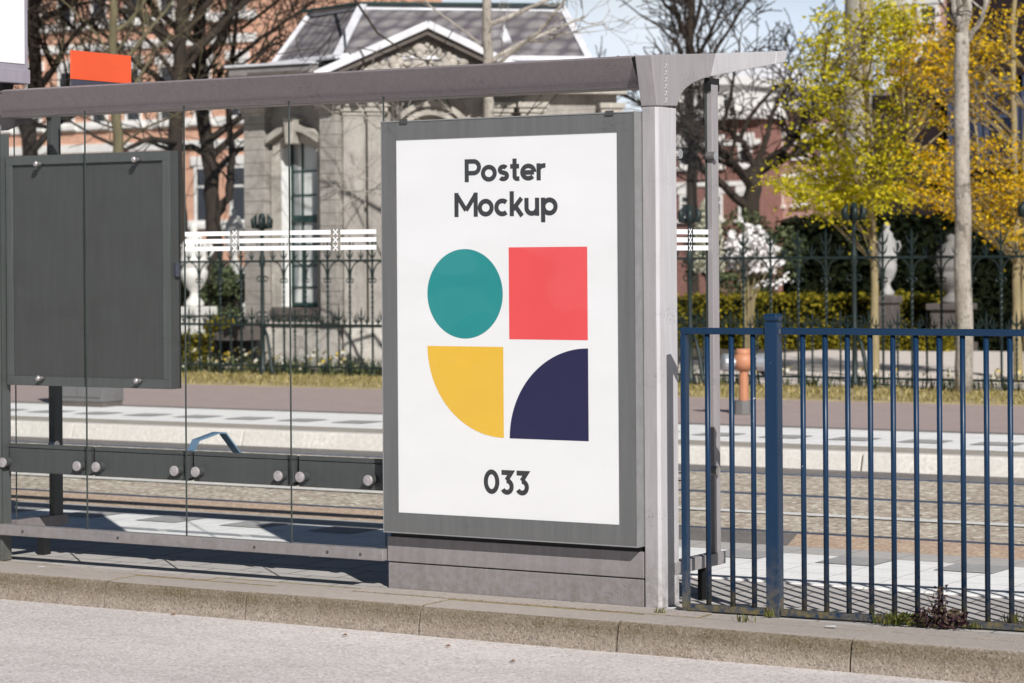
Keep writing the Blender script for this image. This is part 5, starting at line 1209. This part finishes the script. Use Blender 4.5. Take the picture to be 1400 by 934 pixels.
leaf_tree('multi stemmed tree with golden orange young leaves at the right edge', b0, [([b0, at(1390, 430, 31.2), at(1389, 340, 31.2), at(1386, 200, 31.2), at(1384, 60, 31.2), at(1390, -80, 31.2)], .062, .025), ([b0+np.array([.12, .1, 0]), at(1399, 420, 31.3), at(1400, 200, 31.3), at(1410, 0, 31.3)], .04, .02), ([at(1389, 345, 31.2), at(1362, 335, 31.2), at(1335, 300, 31.2), at(1290, 250, 31.2), at(1240, 200, 31.2)], .022, .01), ([at(1389, 350, 31.2), at(1365, 290, 31.2), at(1340, 230, 31.2), at(1330, 150, 31.2)], .02, .01)],
          [(1290, 235, 80, 55), (1350, 260, 60, 50), (1255, 250, 55, 40), (1370, 120, 60, 110), (1280, 120, 60, 60), (1340, 30, 80, 60), (1250, 60, 40, 60), (1400, 280, 40, 50)], 31.2, M['leaf_gold'], 67, 175, 44, .060, M['bark_tan'], 330)

# ---------------------------------------------------------------- camera, light, world
cd = bpy.data.cameras.new('camera'); cam = bpy.data.objects.new('camera', cd); COL.objects.link(cam)
cR, sR = math.cos(RHO), math.sin(RHO)
right = Vector(RT*cR+UP*sR); up = Vector(-RT*sR+UP*cR); back = Vector(-FW)
cam.matrix_world = Matrix(((right.x, up.x, back.x, CAM[0]), (right.y, up.y, back.y, CAM[1]), (right.z, up.z, back.z, CAM[2]), (0, 0, 0, 1)))
cd.sensor_fit = 'HORIZONTAL'; cd.sensor_width = 36; cd.lens = FPX*36/1400
cd.shift_y = -(467-CYP)/1400; cd.clip_end = 3000; cd.clip_start = .1
cd.dof.use_dof = True; cd.dof.focus_distance = 11.5; cd.dof.aperture_fstop = 5.0
scene.camera = cam
EL = math.radians(35.3); AZ = (.748, -.663)
sun = bpy.data.lights.new('sun', 'SUN'); sun.energy = 5.0; sun.angle = math.radians(.5); sun.color = (1, .972, .94)
so_ = bpy.data.objects.new('sun', sun); COL.objects.link(so_)
dirv = Vector((-AZ[0]*math.cos(EL), -AZ[1]*math.cos(EL), -math.sin(EL))); so_.rotation_euler = dirv.to_track_quat('-Z', 'Y').to_euler(); so_.location = (20, -20, 20)
w = bpy.data.worlds.new('World'); scene.world = w; w.use_nodes = True
nt = w.node_tree; nt.nodes.clear()
sky = nt.nodes.new('ShaderNodeTexSky'); sky.sky_type = 'NISHITA'; sky.sun_disc = False; sky.sun_elevation = EL; sky.sun_rotation = math.atan2(AZ[0], AZ[1]); sky.dust_density = .6; sky.air_density = 1.0; sky.ozone_density = 1.5
bg = nt.nodes.new('ShaderNodeBackground'); bg.inputs[1].default_value = .05
hs = nt.nodes.new('ShaderNodeHueSaturation'); hs.inputs['Saturation'].default_value = 1.25; hs.inputs['Value'].default_value = .55; nt.links.new(sky.outputs[0], hs.inputs['Color'])
# bright spring haze hanging above the horizon
tcw = nt.nodes.new('ShaderNodeTexCoord'); sxw = nt.nodes.new('ShaderNodeSeparateXYZ'); nt.links.new(tcw.outputs['Generated'], sxw.inputs[0])
hz = nt.nodes.new('ShaderNodeMapRange'); hz.interpolation_type = 'SMOOTHSTEP'; hz.inputs['From Min'].default_value = .085; hz.inputs['From Max'].default_value = .15; hz.inputs['To Min'].default_value = 1; hz.inputs['To Max'].default_value = 0; nt.links.new(sxw.outputs[2], hz.inputs[0])
nw = nt.nodes.new('ShaderNodeTexNoise'); nw.inputs['Scale'].default_value = 9; nw.inputs['Detail'].default_value = 5; nt.links.new(tcw.outputs['Generated'], nw.inputs['Vector'])
hcol = mixc(nt, ramp(nt, nw.outputs['Fac'], .40, .66), (14.2, 16.4, 19.4), (17.8, 18.8, 19.9))
hm = mixc(nt, hz.outputs[0], hs.outputs[0], hcol); nt.links.new(hm, bg.inputs[0]); ow = nt.nodes.new('ShaderNodeOutputWorld'); nt.links.new(bg.outputs[0], ow.inputs[0])
scene.view_settings.view_transform = 'Standard'; scene.view_settings.look = 'None'; scene.view_settings.exposure = 0
scene.cycles.use_denoising = True; scene.cycles.max_bounces = 8; scene.cycles.transparent_max_bounces = 24
